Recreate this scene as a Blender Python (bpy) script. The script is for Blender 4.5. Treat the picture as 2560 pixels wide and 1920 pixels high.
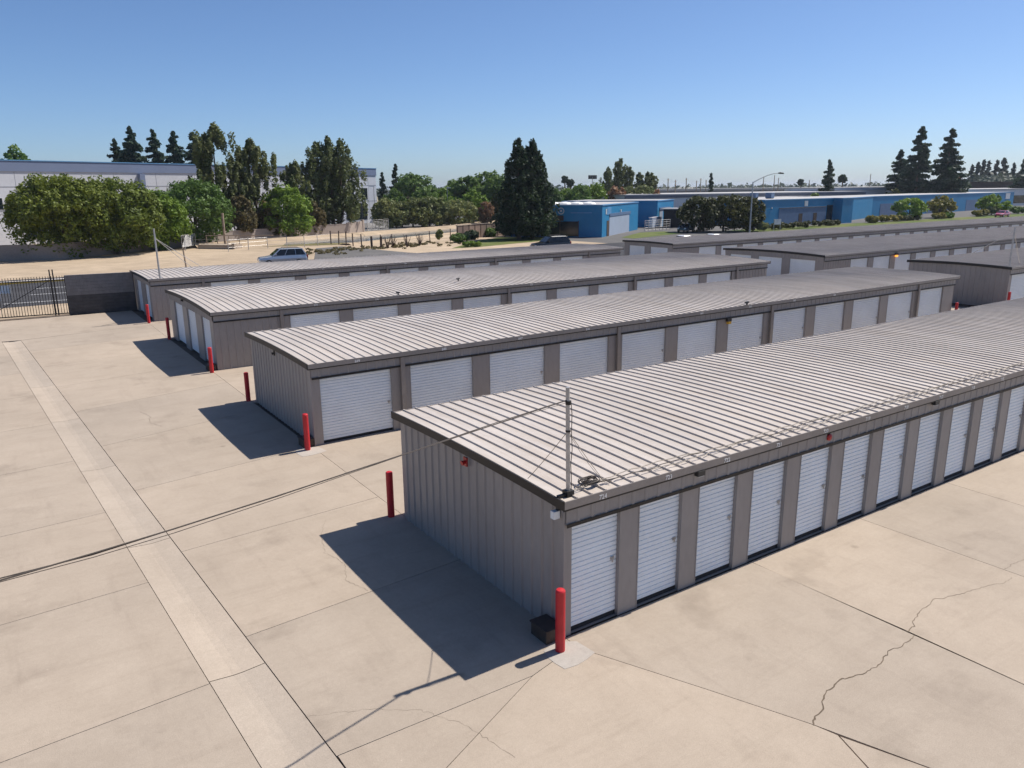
import bpy, math, random
import numpy as np
from mathutils import Vector, Matrix
R = math.radians
scene = bpy.context.scene
for o in list(bpy.data.objects): bpy.data.objects.remove(o)

# ---------------------------------------------------------------- camera
cam_d = bpy.data.cameras.new('camera')
cam_d.sensor_fit = 'HORIZONTAL'; cam_d.sensor_width = 36.0
cam_d.lens = 1927.0/2560.0*36.0
cam_d.clip_start = 0.1; cam_d.clip_end = 9000.0
cam = bpy.data.objects.new('camera', cam_d); scene.collection.objects.link(cam)
cr = Vector((0.828754, -0.559532, -0.009475)); cu = Vector((0.145762, 0.199487, 0.968999)); cf = Vector((0.540296, 0.804443, -0.246885))
m = Matrix((( cr.x, cu.x, -cf.x, -7.232), (cr.y, cu.y, -cf.y, -9.262), (cr.z, cu.z, -cf.z, 7.475), (0, 0, 0, 1)))
cam.matrix_world = m
scene.camera = cam
scene.render.resolution_x = 1024; scene.render.resolution_y = 768

# ---------------------------------------------------------------- sky, sun, exposure
SUN = Vector((1.83, -0.085, 2.55)).normalized()
elev = math.asin(SUN.z); azim = math.atan2(SUN.x, SUN.y)
world = bpy.data.worlds.new('World'); scene.world = world; world.use_nodes = True
wn = world.node_tree.nodes; wl = world.node_tree.links
sky = wn.new('ShaderNodeTexSky'); sky.sky_type = 'NISHITA'; sky.sun_disc = False
sky.sun_elevation = elev; sky.sun_rotation = azim
sky.altitude = 0.0; sky.air_density = 0.7; sky.dust_density = 0.65; sky.ozone_density = 8.0
bg = wn['Background']; bg.inputs['Strength'].default_value = 0.106
wl.new(sky.outputs['Color'], bg.inputs['Color'])
sun_d = bpy.data.lights.new('sun', 'SUN'); sun_d.energy = 5.0; sun_d.angle = R(0.53); sun_d.color = (1.0, 0.94, 0.86)
sun = bpy.data.objects.new('sun', sun_d); scene.collection.objects.link(sun)
sun.rotation_euler = (-SUN).to_track_quat('-Z', 'Y').to_euler()
vs = scene.view_settings
vs.view_transform = 'Standard'; vs.look = 'None'; vs.exposure = 0.25; vs.gamma = 1.0; vs.use_curve_mapping = False
scene.render.engine = 'CYCLES'
scene.cycles.max_bounces = 6; scene.cycles.transparent_max_bounces = 8

# ---------------------------------------------------------------- helpers
COL = scene.collection
MAT = {}
def nodes_of(name):
    mt = bpy.data.materials.new(name); mt.use_nodes = True
    nt = mt.node_tree; b = nt.nodes['Principled BSDF']
    MAT[name] = mt
    return mt, nt, b
def noise(nt, vec, scale, detail=5.0, rough=0.55):
    n = nt.nodes.new('ShaderNodeTexNoise'); n.inputs['Scale'].default_value = scale
    n.inputs['Detail'].default_value = detail; n.inputs['Roughness'].default_value = rough
    nt.links.new(vec, n.inputs['Vector']); return n.outputs['Fac']
def ramp(nt, fac, p0, c0, p1, c1):
    r = nt.nodes.new('ShaderNodeValToRGB'); e = r.color_ramp.elements
    e[0].position = p0; e[1].position = p1
    e[0].color = c0 if len(c0) == 4 else (*c0, 1); e[1].color = c1 if len(c1) == 4 else (*c1, 1)
    nt.links.new(fac, r.inputs['Fac']); return r.outputs['Color']
def mul(nt, a, b, fac=1.0, mode='MULTIPLY'):
    x = nt.nodes.new('ShaderNodeMix'); x.data_type = 'RGBA'; x.blend_type = mode
    if isinstance(fac, float): x.inputs[0].default_value = fac
    else: nt.links.new(fac, x.inputs[0])
    for s, v in ((6, a), (7, b)):
        if isinstance(v, tuple): x.inputs[s].default_value = (*v, 1)
        else: nt.links.new(v, x.inputs[s])
    return x.outputs[2]
def wpos(nt, sx=1, sy=1, sz=1):
    g = nt.nodes.new('ShaderNodeNewGeometry')
    mp = nt.nodes.new('ShaderNodeMapping'); mp.inputs['Scale'].default_value = (sx, sy, sz)
    nt.links.new(g.outputs['Position'], mp.inputs['Vector']); return mp.outputs['Vector']
def g3(v): return (v, v, v)
def mat(name, base, rough=0.6, metal=0.0, var=0.12, scale=1.5, fine=18.0, fvar=0.06, bump=0.0, rnd=0.0, spec=0.5, stretch=(1, 1, 1)):
    """painted / mineral surface: two noise scales on the base colour, optional per-object change and fine relief"""
    mt, nt, b = nodes_of(name)
    v = wpos(nt, *stretch)
    c = ramp(nt, noise(nt, v, scale), 0.3, tuple(x*(1-var) for x in base), 0.7, tuple(min(1, x*(1+var)) for x in base))
    f = noise(nt, v, fine, 3.0)
    c = mul(nt, c, ramp(nt, f, 0.3, g3(1-fvar), 0.7, g3(1+fvar)))
    if rnd:
        oi = nt.nodes.new('ShaderNodeObjectInfo')
        c = mul(nt, c, ramp(nt, oi.outputs['Random'], 0.0, g3(1-rnd), 1.0, g3(1+rnd)))
    nt.links.new(c, b.inputs['Base Color'])
    b.inputs['Roughness'].default_value = rough; b.inputs['Metallic'].default_value = metal
    b.inputs['Specular IOR Level'].default_value = spec
    if bump:
        bp = nt.nodes.new('ShaderNodeBump'); bp.inputs['Strength'].default_value = bump; bp.inputs['Distance'].default_value = 0.02
        nt.links.new(f, bp.inputs['Height']); nt.links.new(bp.outputs['Normal'], b.inputs['Normal'])
    return mt

def concrete(name, base, stain=0.5):
    mt, nt, b = nodes_of(name)
    v = wpos(nt)
    c = ramp(nt, noise(nt, v, 0.22, 4), 0.35, tuple(x*0.93 for x in base), 0.65, tuple(x*1.05 for x in base))
    c = mul(nt, c, ramp(nt, noise(nt, v, 1.3, 6, 0.65), 0.3, (0.94, 0.935, 0.93), 0.7, (1.04, 1.045, 1.05)))
    # tyre and drip streaks, drawn out along x
    s = noise(nt, wpos(nt, 0.35, 2.6, 1), 1.1, 6, 0.7)
    c = mul(nt, c, ramp(nt, s, 0.52, g3(1.0), 0.78, (0.86, 0.85, 0.84)), stain)
    # dark blotches where cars have dripped
    c = mul(nt, c, ramp(nt, noise(nt, v, 0.55, 5, 0.6), 0.57, g3(1.0), 0.72, (0.76, 0.75, 0.745)), stain)
    # tyre scuffs drawn out along y, in the drive aisle
    s2 = noise(nt, wpos(nt, 2.4, 0.28, 1), 1.0, 6, 0.72)
    c = mul(nt, c, ramp(nt, s2, 0.55, g3(1.0), 0.80, (0.84, 0.83, 0.83)), stain)
    # oil drips: scattered round spots of uneven strength
    vo = nt.nodes.new('ShaderNodeTexVoronoi'); vo.inputs['Scale'].default_value = 0.9; nt.links.new(v, vo.inputs['Vector'])
    sp0 = ramp(nt, vo.outputs['Distance'], 0.03, (0.70, 0.69, 0.68), 0.10, g3(1.0))
    c = mul(nt, c, sp0, ramp(nt, noise(nt, v, 0.6, 2), 0.5, g3(0.0), 0.62, g3(1.0)))
    f = noise(nt, v, 55, 3, 0.75)
    c = mul(nt, c, ramp(nt, f, 0.3, g3(0.87), 0.7, g3(1.11)))
    c = mul(nt, c, ramp(nt, noise(nt, v, 11, 5, 0.75), 0.3, g3(0.95), 0.7, g3(1.05)))
    # pale paint or lime specks
    sp = noise(nt, v, 9.0, 2, 0.5)
    c = mul(nt, c, ramp(nt, sp, 0.755, g3(1.0), 0.775, g3(1.28)), 0.7)
    oi = nt.nodes.new('ShaderNodeObjectInfo')
    c = mul(nt, c, ramp(nt, oi.outputs['Random'], 0.0, (0.945, 0.95, 0.96), 1.0, (1.045, 1.035, 1.025)))
    nt.links.new(c, b.inputs['Base Color']); b.inputs['Roughness'].default_value = 0.85; b.inputs['Specular IOR Level'].default_value = 0.25
    bp = nt.nodes.new('ShaderNodeBump'); bp.inputs['Strength'].default_value = 0.25; bp.inputs['Distance'].default_value = 0.01
    nt.links.new(f, bp.inputs['Height']); nt.links.new(bp.outputs['Normal'], b.inputs['Normal'])
    return mt
concrete('concrete', (0.392, 0.326, 0.258), 0.8)
concrete('concrete_strip', (0.422, 0.355, 0.285), 0.5)
concrete('concrete_patch', (0.415, 0.375, 0.33), 0.5)
mat('joint_dirt', (0.13, 0.095, 0.065), 0.95, var=0.3)
mat('crack_dirt', (0.13, 0.098, 0.068), 0.95, var=0.3)

def roofing(name, base):
    mt, nt, b = nodes_of(name)
    v = wpos(nt)
    c = ramp(nt, noise(nt, v, 0.35, 4), 0.35, tuple(x*0.94 for x in base), 0.65, tuple(x*1.05 for x in base))
    st = noise(nt, wpos(nt, 5.0, 0.35, 1), 1.0, 6, 0.7)
    c = mul(nt, c, ramp(nt, st, 0.42, (1.05, 1.05, 1.05), 0.74, (0.80, 0.74, 0.66)), 0.75)
    c = mul(nt, c, ramp(nt, noise(nt, v, 7.0, 5, 0.7), 0.3, (0.95, 0.94, 0.92), 0.7, (1.05, 1.05, 1.05)))
    oi = nt.nodes.new('ShaderNodeObjectInfo')
    c = mul(nt, c, ramp(nt, oi.outputs['Random'], 0.0, (0.955, 0.955, 0.96), 1.0, (1.035, 1.03, 1.02)))
    nt.links.new(c, b.inputs['Base Color']); b.inputs['Roughness'].default_value = 0.42; b.inputs['Metallic'].default_value = 0.0
    return mt
roofing('roof_metal', (0.520, 0.466, 0.415))
mat('wall_metal', (0.300, 0.279, 0.266), 0.5, 0.1, 0.08, 0.8, 9, 0.05, stretch=(1, 1, 0.35))
mat('trim_metal', (0.275, 0.245, 0.222), 0.5, 0.1, 0.1, 1.0)
mat('rake_paint_and_shade', (0.014, 0.011, 0.010), 0.55, 0.0, 0.2)  # dark brown rake paint, also the colour of the painted shade strips
mat('door_white', (0.81, 0.86, 0.885), 0.45, 0.0, 0.05, 0.9, 12, 0.03, rnd=0.05)
mat('rubber', (0.02, 0.02, 0.022), 0.8)
mat('galvanised', (0.45, 0.44, 0.43), 0.45, 0.6, 0.15, 6)
mat('dark_steel', (0.03, 0.028, 0.027), 0.55, 0.3)
mt, nt, b = nodes_of('bollard_red'); v = wpos(nt)
c = ramp(nt, noise(nt, v, 3.0, 4), 0.3, (0.45, 0.010, 0.018), 0.7, (0.58, 0.020, 0.030))
c = mul(nt, c, (0.20, 0.10, 0.075), ramp(nt, noise(nt, v, 16.0, 5, 0.7), 0.66, g3(0.0), 0.70, g3(0.85)), 'MIX')
nt.links.new(c, b.inputs['Base Color']); b.inputs['Roughness'].default_value = 0.5
mat('bell_red', (0.42, 0.02, 0.02), 0.4)
mat('number_white', (0.85, 0.85, 0.83), 0.6)
mat('box_black', (0.045, 0.034, 0.028), 0.6, 0.0, 0.3, 6)
mat('cable_black', (0.055, 0.043, 0.035), 0.7)
mat('cable_grey', (0.30, 0.26, 0.21), 0.7)
mat('fixture_dark', (0.03, 0.03, 0.03), 0.5)
mat('fixture_pale', (0.75, 0.78, 0.78), 0.4)
mt, nt, b = nodes_of('lamp_amber')
b.inputs['Base Color'].default_value = (1, 0.35, 0.04, 1); b.inputs['Emission Color'].default_value = (1, 0.32, 0.03, 1); b.inputs['Emission Strength'].default_value = 1.6

def obj(name, me, parent=None, loc=None):
    o = bpy.data.objects.new(name, me); COL.objects.link(o)
    if parent is not None: o.parent = parent
    if loc is not None: o.location = loc
    return o
def tag(o, label=None, cat=None, group=None, kind=None):
    if label: o['label'] = label
    if cat: o['category'] = cat
    if group: o['group'] = group
    if kind: o['kind'] = kind
    return o
def thing(name, label, cat, loc=(0, 0, 0), rz=0.0, group=None):
    o = bpy.data.objects.new(name, None); COL.objects.link(o); o.empty_display_size = 0.2
    o.location = loc; o.rotation_euler = (0, 0, rz)
    return tag(o, label, cat, group)

class MB:
    """collects quads and tubes, then links them as one mesh object"""
    def __init__(s): s.v = []; s.f = []
    def quad(s, *p):
        i = len(s.v); s.v += [tuple(q) for q in p]; s.f.append(tuple(range(i, i+len(p)))); return s
    def box(s, x0, x1, y0, y1, z0, z1):
        i = len(s.v)
        s.v += [(x0, y0, z0), (x1, y0, z0), (x1, y1, z0), (x0, y1, z0), (x0, y0, z1), (x1, y0, z1), (x1, y1, z1), (x0, y1, z1)]
        s.f += [tuple(i+k for k in q) for q in ((0, 3, 2, 1), (4, 5, 6, 7), (0, 1, 5, 4), (1, 2, 6, 5), (2, 3, 7, 6), (3, 0, 4, 7))]
        return s
    def prism(s, pts, z0, z1):
        """vertical prism over a counter-clockwise outline"""
        n = len(pts); i = len(s.v)
        s.v += [(p[0], p[1], z0) for p in pts] + [(p[0], p[1], z1) for p in pts]
        s.f.append(tuple(i+n+k for k in range(n))); s.f.append(tuple(i+n-1-k for k in range(n)))
        for k in range(n): s.f.append((i+k, i+(k+1) % n, i+n+(k+1) % n, i+n+k))
        return s
    def tube(s, pts, r, n=6, cap=True):
        pts = [Vector(p) for p in pts]; rs = r if isinstance(r, (list, tuple)) else [r]*len(pts)
        i0 = len(s.v)
        for k, p in enumerate(pts):
            d = (pts[min(k+1, len(pts)-1)]-pts[max(k-1, 0)]).normalized()
            a = d.cross(Vector((0, 0, 1)) if abs(d.z) < 0.95 else Vector((1, 0, 0))).normalized(); c = d.cross(a)
            for j in range(n):
                t = 2*math.pi*j/n; s.v.append(tuple(p + (a*math.cos(t)+c*math.sin(t))*rs[k]))
        for k in range(len(pts)-1):
            for j in range(n):
                s.f.append((i0+k*n+j, i0+k*n+(j+1) % n, i0+(k+1)*n+(j+1) % n, i0+(k+1)*n+j))
        if cap:
            s.f.append(tuple(i0+j for j in range(n))); e = i0+(len(pts)-1)*n
            s.f.append(tuple(e+n-1-j for j in range(n)))
        return s
    def mesh(s, material, smooth=False):
        me = bpy.data.meshes.new('mesh'); me.from_pydata(s.v, [], s.f); me.update()
        import bmesh
        bm = bmesh.new(); bm.from_mesh(me); bmesh.ops.recalc_face_normals(bm, faces=bm.faces); bm.to_mesh(me); bm.free()
        me.materials.append(MAT[material])
        if smooth:
            for p in me.polygons: p.use_smooth = True
        return me
    def build(s, name, material, parent=None, loc=None, smooth=False):
        return obj(name, s.mesh(material, smooth), parent, loc)
def copy_tree(o, parent=None):
    c = o.copy(); COL.objects.link(c); c.parent = parent
    for ch in list(o.children): copy_tree(ch, c)
    return c
def text_mesh(body, size, material):
    cu_ = bpy.data.curves.new('lettering', 'FONT'); cu_.body = body; cu_.size = size; cu_.align_x = 'CENTER'; cu_.extrude = 0.002; cu_.resolution_u = 2
    t = bpy.data.objects.new('lettering', cu_); COL.objects.link(t)
    dg = bpy.context.evaluated_depsgraph_get()
    me = bpy.data.meshes.new_from_object(t.evaluated_get(dg)); bpy.data.objects.remove(t); bpy.data.curves.remove(cu_)
    me.materials.clear(); me.materials.append(MAT[material]); return me

# ================================================================ the ground
def ground_mat(name, cols, sc=(0.03, 0.4, 6.0), rough=0.95):
    mt, nt, b = nodes_of(name); v = wpos(nt)
    c = ramp(nt, noise(nt, v, sc[0], 6, 0.6), 0.35, cols[0], 0.65, cols[1])
    c = mul(nt, c, ramp(nt, noise(nt, v, sc[1], 6, 0.65), 0.3, g3(0.85), 0.7, g3(1.13)))
    st = noise(nt, wpos(nt, 0.12, 1.2, 1), 1.0, 6, 0.7)
    c = mul(nt, c, ramp(nt, st, 0.35, g3(0.90), 0.65, g3(1.08)))
    c = mul(nt, c, ramp(nt, noise(nt, v, sc[2], 3, 0.7), 0.3, g3(0.92), 0.7, g3(1.07)))
    nt.links.new(c, b.inputs['Base Color']); b.inputs['Roughness'].default_value = rough; b.inputs['Specular IOR Level'].default_value = 0.2
    return mt
ground_mat('dirt', ((0.36, 0.28, 0.195), (0.48, 0.38, 0.27)))
ground_mat('far_land', ((0.16, 0.15, 0.09), (0.30, 0.26, 0.17)), (0.006, 0.05, 0.7))
ground_mat('asphalt', ((0.12, 0.115, 0.11), (0.15, 0.145, 0.14)))
ground_mat('asphalt_dark', ((0.048, 0.048, 0.052), (0.065, 0.064, 0.068)))
ground_mat('lawn_green', ((0.065, 0.11, 0.020), (0.15, 0.155, 0.050)), (0.12, 0.6, 9.0))
ground_mat('bank_soil', ((0.34, 0.26, 0.175), (0.46, 0.36, 0.25)))
ground_mat('weeds', ((0.14, 0.13, 0.05), (0.24, 0.19, 0.09)), (0.2, 1.0, 9.0))
mat('line_white', (0.75, 0.75, 0.74), 0.7); mat('line_yellow', (0.70, 0.42, 0.05), 0.7)
mat('kerb', (0.46, 0.42, 0.38), 0.85)
def sheet(name, pts, z, material, label=None):
    mb = MB(); mb.quad(*[(p[0], p[1], z) for p in pts]); o = mb.build(name, material)
    if o.data.polygons[0].normal.z < 0: o.data.flip_normals()
    return tag(o, label, None, None, 'structure')
sheet('far_land', [(-3500, -3000), (6000, -3000), (6000, 6000), (-3500, 6000)], -0.30, 'far_land')
sheet('dirt_ground', [(-60, 45.9), (66, 45.9), (62, 95), (90, 150), (-60, 150)], -0.075, 'dirt')
sheet('car_park', [(66, 45.9), (330, 45.9), (330, 170), (90, 150), (62, 95)], -0.080, 'asphalt')
sheet('road', [(-60, 52.7), (330, 52.7), (330, 72.5), (-60, 72.5)], -0.066, 'asphalt_dark')
sheet('car_park', [(46, 124), (58, 127.5), (100, 157), (130, 200), (60, 200)], -.070, 'asphalt')
sheet('driveway', [(22, 72.5), (36, 72.5), (33, 92), (29, 91)], -0.062, 'asphalt')
sheet('lawn', [(42.7, 78.8), (46.5, 78.4), (66.5, 84.5), (66.0, 88.6), (60.5, 94.0), (53.4, 89.6)], -0.058, 'lawn_green')
sheet('lawn', [(73.2, 77.5), (88.2, 82.0), (90.0, 88.0), (84.5, 88.2), (73.5, 80.6)], -0.058, 'lawn_green')
sheet('lawn', [(98, 75), (240, 75), (240, 83.2), (98, 82.2)], -0.058, 'lawn_green')
for a, b_ in (((-6.81, 54.99), (-2.2, 54.6)), ((-4.97, 59.63), (-1.9, 59.25)), ((-4.35, 63.89), (-1.6, 63.6))):
    sheet('painted_line', [(a[0], a[1]-.07), (b_[0], b_[1]-.07), (b_[0], b_[1]+.07), (a[0], a[1]+.07)], -0.062, 'line_white')
k = MB().box(-40, 20, 68.75, 68.95, -0.07, 0.05).build('kerb', 'line_yellow'); tag(k, None, None, None, 'structure')
sheet('footpath', [(-40, 68.95), (18, 68.95), (14, 71.2), (-40, 71.2)], -0.045, 'kerb')
for x in (30, 42, 54, 66, 78, 90, 102, 114): sheet('painted_line', [(x, 62.4), (x+3, 62.4), (x+3, 62.52), (x, 62.52)], -0.062, 'line_yellow')

# ---- the concrete yard: a dirt filled base with one object per slab, joints left open
yard = MB().box(-30, 130, -25, 47.0, -0.20, -0.055).build('yard_base', 'joint_dirt'); tag(yard, None, None, None, 'structure')
def inset(pts, d):
    n = len(pts); out = []
    for k in range(n):
        p0, p1, p2 = (Vector(pts[(k+j) % n]).to_2d() for j in (-1, 0, 1))
        e1 = (p1-p0).normalized(); e2 = (p2-p1).normalized()
        n1 = Vector((-e1.y, e1.x)); n2 = Vector((-e2.y, e2.x))
        dd = 1+n1.dot(n2); out.append(tuple(p1 + (n1+n2)*(d/max(dd, 0.2))))
    return out
def slab(pts, gap=0.0065, z=0.0, material='concrete', name='concrete_slab'):
    a = sum(pts[k][0]*pts[(k+1) % len(pts)][1]-pts[(k+1) % len(pts)][0]*pts[k][1] for k in range(len(pts)))
    if a < 0: pts = pts[::-1]
    return MB().prism(inset(pts, gap), -0.056, z).build(name, material, yard)
def ipol(tab, y):
    ys = [t[1] for t in tab]; xs = [t[0] for t in tab]
    if y <= ys[0]:
        k = 0
    elif y >= ys[-1]: k = len(ys)-2
    else: k = max(i for i in range(len(ys)-1) if ys[i] <= y)
    return xs[k]+(xs[k+1]-xs[k])*(y-ys[k])/(ys[k+1]-ys[k])
SL = [(-5.19, -0.14), (-7.23, 37.73)]
SR = [(-4.27, -0.77), (-6.41, 37.89)]
sl = lambda y: ipol(SL, y); sr = lambda y: ipol(SR, y)
yl = [-14.6, -10.4, -6.2, -2.05, 2.15, 6.2, 10.5, 15.1, 19.7, 24.4, 29.0, 33.6, 38.0]
for a, b_ in zip(yl[:-1], yl[1:]):
    k = 0.13
    slab([(-12.6, a-.45), (sl(a), a), (sl((a+b_)/2), (a+b_)/2), (sl(b_), b_), (-12.6, b_-.45)])
    slab([(-22, a-.6), (-12.6, a-.45), (-12.6, b_-.45), (-22, b_-.6)])
ys_ = [-15.4, -9.6, -3.7, 2.2, 8.1, 14.0, 19.9, 25.8, 31.8, 37.8]
for a, b_ in zip(ys_[:-1], ys_[1:]):           # the shallow valley gutter, two planes meeting 30 mm down
    mb = MB(); n = 5; g_ = 0.008
    for j in range(n):
        y0 = a+g_+(b_-a-2*g_)*j/n; y1 = a+g_+(b_-a-2*g_)*(j+1)/n
        A0, B0, A1, B1 = sl(y0)+.004, sr(y0)-.010, sl(y1)+.004, sr(y1)-.010
        for p, q in ((0, .42), (.42, .58), (.58, 1)):
            h = {0: 0.0, .42: -.028, .58: -.028, 1: 0.0}
            mb.quad((A0+(B0-A0)*p, y0, h[p]), (A0+(B0-A0)*q, y0, h[q]), (A1+(B1-A1)*q, y1, h[q]), (A1+(B1-A1)*p, y1, h[p]))
    mb.build('gutter_slab', 'concrete_strip', yard)
yr = [(3.15, 3.5), (7.23, 7.58), (11.61, 12.35), (16.1, 17.35), (20.85, 22.1), (25.3, 26.4), (29.8, 30.8), (34.2, 35.1), (37.85, 38.9)]
xe = 0.02
slab([(sr(-.5), -0.5), (-1.06, -0.57), (0.02, -0.30), (xe, yr[0][1]), (sr(yr[0][0]), yr[0][0])])
for (a0, a1), (b0, b1) in zip(yr[:-1], yr[1:]):
    slab([(sr(a0), a0), (xe, a1), (xe, b1), (sr((a0+b0)/2)+.0, (a0+b0)/2), (sr(b0), b0)][:3] + [(sr(b0), b0), (sr((a0+b0)/2), (a0+b0)/2)])
slab([(-22, 37.4), (-12.6, 37.55), (-7.25, 38.0), (-6.42, 37.9), (xe, 38.9), (xe, 43), (-22, 42)])
slab([(-22, 42), (xe, 43), (xe, 45.6), (-22, 45.9)])
# west of the gutter mouth and in front of the nearest building
slab([(-4.27, -0.5), (-4.1, -8), (-4.0, -14.6), (-1.6, -9.2), (-3.2, -1.56), (-1.06, -0.57)][:3] + [(-3.6, -6.0), (-3.2, -1.56), (-1.06, -0.57)])
slab([(-1.06, -0.57), (-3.2, -1.56), (-3.6, -6.0), (-4.0, -14.6), (1.0, -14.6), (0.35, -7.2), (1.43, -4.71), (1.67, -4.11), (1.57, -3.77), (0.95, -2.39), (0.07, -0.51), (0.02, -0.30)])
slab([(1.67, -4.11), (1.43, -4.71), (0.35, -7.2), (1.0, -14.6), (3.2, -8.0), (2.10, -5.18)], 0.014)
slab([(0.02, -0.02), (0.02, -0.30), (0.07, -0.51), (0.95, -2.39), (1.57, -3.77), (2.10, -5.18), (3.2, -8.0), (5.1, -8.0), (4.99, -3.19), (4.83, -0.02)])
fx = [(4.83, 5.1), (8.58, 8.8), (12.42, 12.3)] + [(12.42+3.81*j, 12.3+3.81*j) for j in range(1, 20)]
for (a0, a1), (b0, b1) in zip(fx[:-1], fx[1:]):
    slab([(a0, -0.02), (a1, -8.0), (b1, -8.0), (b0, -0.02)])
    slab([(a1, -8.0), (a1, -16), (b1, -16), (b1, -8.0)])
slab([(3.2, -8.0), (1.0, -14.6), (5.1, -14.6), (5.1, -8.0)])
for y0, y1 in ((6.2, 12.28), (18.55, 24.45), (33.8, 39.95)):
    for j in range(10): slab([(xe+3.64*j, y0-.2), (xe+3.64*j+3.64, y0-.2), (xe+3.64*j+3.64, y1+.2), (xe+3.64*j, y1+.2)])
for j in range(13): slab([(36.42, -8+4.2*j), (42.6, -8+4.2*j), (42.6, -3.8+4.2*j), (36.42, -3.8+4.2*j)])
for y0, y1 in ((18.6, 24.9), (33.6, 40.1), (-0.02, 12.8)):
    for j in range(20): slab([(42.6+4.2*j, y0), (46.8+4.2*j, y0), (46.8+4.2*j, y1), (42.6+4.2*j, y1)])
# cracks: narrow dirt filled lines in the slabs
def crack(pts, w0, w1, z=0.003, name='crack'):
    rnd = random.Random(len(pts)*7+int(w0*1e4)); P = []
    for (a, b_) in zip(pts[:-1], pts[1:]):
        n = max(2, int(math.hypot(b_[0]-a[0], b_[1]-a[1])/0.06))
        for j in range(n):
            t = j/n; P.append((a[0]+(b_[0]-a[0])*t+rnd.gauss(0, .013), a[1]+(b_[1]-a[1])*t+rnd.gauss(0, .013)))
    P.append(pts[-1]); mb = MB(); N = len(P)
    for j in range(N-1):
        w = [(w0+(w1-w0)*q/(N-1))*(0.6+0.8*rnd.random())*.5 for q in (j, j+1)] if j == 0 else [w[1], (w0+(w1-w0)*(j+1)/(N-1))*(0.6+0.8*rnd.random())*.5]
        d = Vector((P[j+1][0]-P[j][0], P[j+1][1]-P[j][1])).normalized(); nn = Vector((-d.y, d.x))
        mb.quad((P[j][0]+nn.x*w[0], P[j][1]+nn.y*w[0], z), (P[j][0]-nn.x*w[0], P[j][1]-nn.y*w[0], z), (P[j+1][0]-nn.x*w[1], P[j+1][1]-nn.y*w[1], z), (P[j+1][0]+nn.x*w[1], P[j+1][1]+nn.y*w[1], z))
    return mb.build(name, 'crack_dirt', yard)
crack([(1.56, -3.79), (1.71, -3.71), (1.98, -3.64), (2.27, -3.46), (2.65, -3.41), (2.81, -3.38), (3.30, -3.50), (3.77, -3.51), (3.91, -3.43), (4.21, -3.38), (4.43, -3.44), (4.85, -3.40), (4.96, -3.38)], 0.024, 0.011)
crack([(4.93, -3.25), (5.15, -3.23), (5.34, -3.12), (5.92, -2.98), (6.12, -3.00), (6.37, -2.94), (6.85, -3.08), (7.62, -3.24), (8.07, -3.37), (8.45, -3.35)], 0.012, 0.004)
crack([(8.70, -3.12), (9.05, -3.12), (9.45, -3.15), (10.3, -3.0)], 0.006, 0.003)
crack([(-1.6, 7.0), (-2.0, 6.2), (-2.2, 5.4), (-2.05, 4.7), (-2.3, 4.0), (-2.1, 3.4)], 0.003, 0.005)
crack([(-4.3, 0.5), (-3.6, .2), (-2.9, -.3), (-2.5, -1.0), (-2.3, -1.9)], 0.0025, 0.003)
crack([(-3.6, 19.5), (-3.4, 18.7), (-3.55, 17.9), (-3.3, 17.2)], 0.008, 0.008)
for px_, py_, s_ in ((-0.24, -0.36, 1.0), (-0.2, 12.0, 1.1)):
    pr = random.Random(3); pts = []
    for j in range(11):
        t = 2*math.pi*j/11; rr = s_*(0.34+0.13*pr.random()); pts.append((px_+math.cos(t)*rr, py_+math.sin(t)*rr*0.9-.06))
    tag(MB().prism(pts, -0.01, 0.005).build('mortar_patch', 'concrete_patch', yard))

# ================================================================ storage buildings
RIB = 0.305
def arc(t, rise): return rise*(1-(2*t-1)**2)
def roof_strip(W, o, rise, n=10, count=1):
    """roof panel with one raised rib, arched across the building; count strips side by side"""
    sec = [(0, 0), (.266, 0), (.274, .030), (.296, .030), (.305, 0)]
    mb = MB()
    for c in range(count):
        for j in range(n):
            t0, t1 = j/n, (j+1)/n; y0, y1 = -o+(W+2*o)*t0, -o+(W+2*o)*t1; z0, z1 = arc(t0, rise), arc(t1, rise)
            for (xa, ha), (xb, hb) in zip(sec[:-1], sec[1:]):
                mb.quad((c*RIB+xa, y0, z0+ha), (c*RIB+xb, y0, z0+hb), (c*RIB+xb, y1, z1+hb), (c*RIB+xa, y1, z1+ha))
        for y, z in ((-o, 0), (W+o, 0)):      # closed rib ends
            mb.quad(*[(c*RIB+x, y, z+h) for x, h in sec[1:]])
    return mb
def ribbed_wall(length, zb, ztop, depth=0.028, pitch=RIB):
    """vertical ribbed cladding in the x-z plane, ribs towards -y; ztop(x) gives the upper edge"""
    mb = MB(); xs = []
    n = int(length/pitch)
    for k in range(n+1):
        x = k*pitch
        for a, d in ((0.0, 0), (0.205, 0), (0.228, depth), (0.270, depth), (0.293, 0)):
            if x+a < length-0.002: xs.append((x+a, d))
    xs.append((length, 0))
    for (xa, da), (xb, db) in zip(xs[:-1], xs[1:]):
        mb.quad((xa, -da, zb), (xb, -db, zb), (xb, -db, ztop(xb)), (xa, -da, ztop(xa)))
    return mb
DOORM = {}; LR = random.Random(11)
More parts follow.
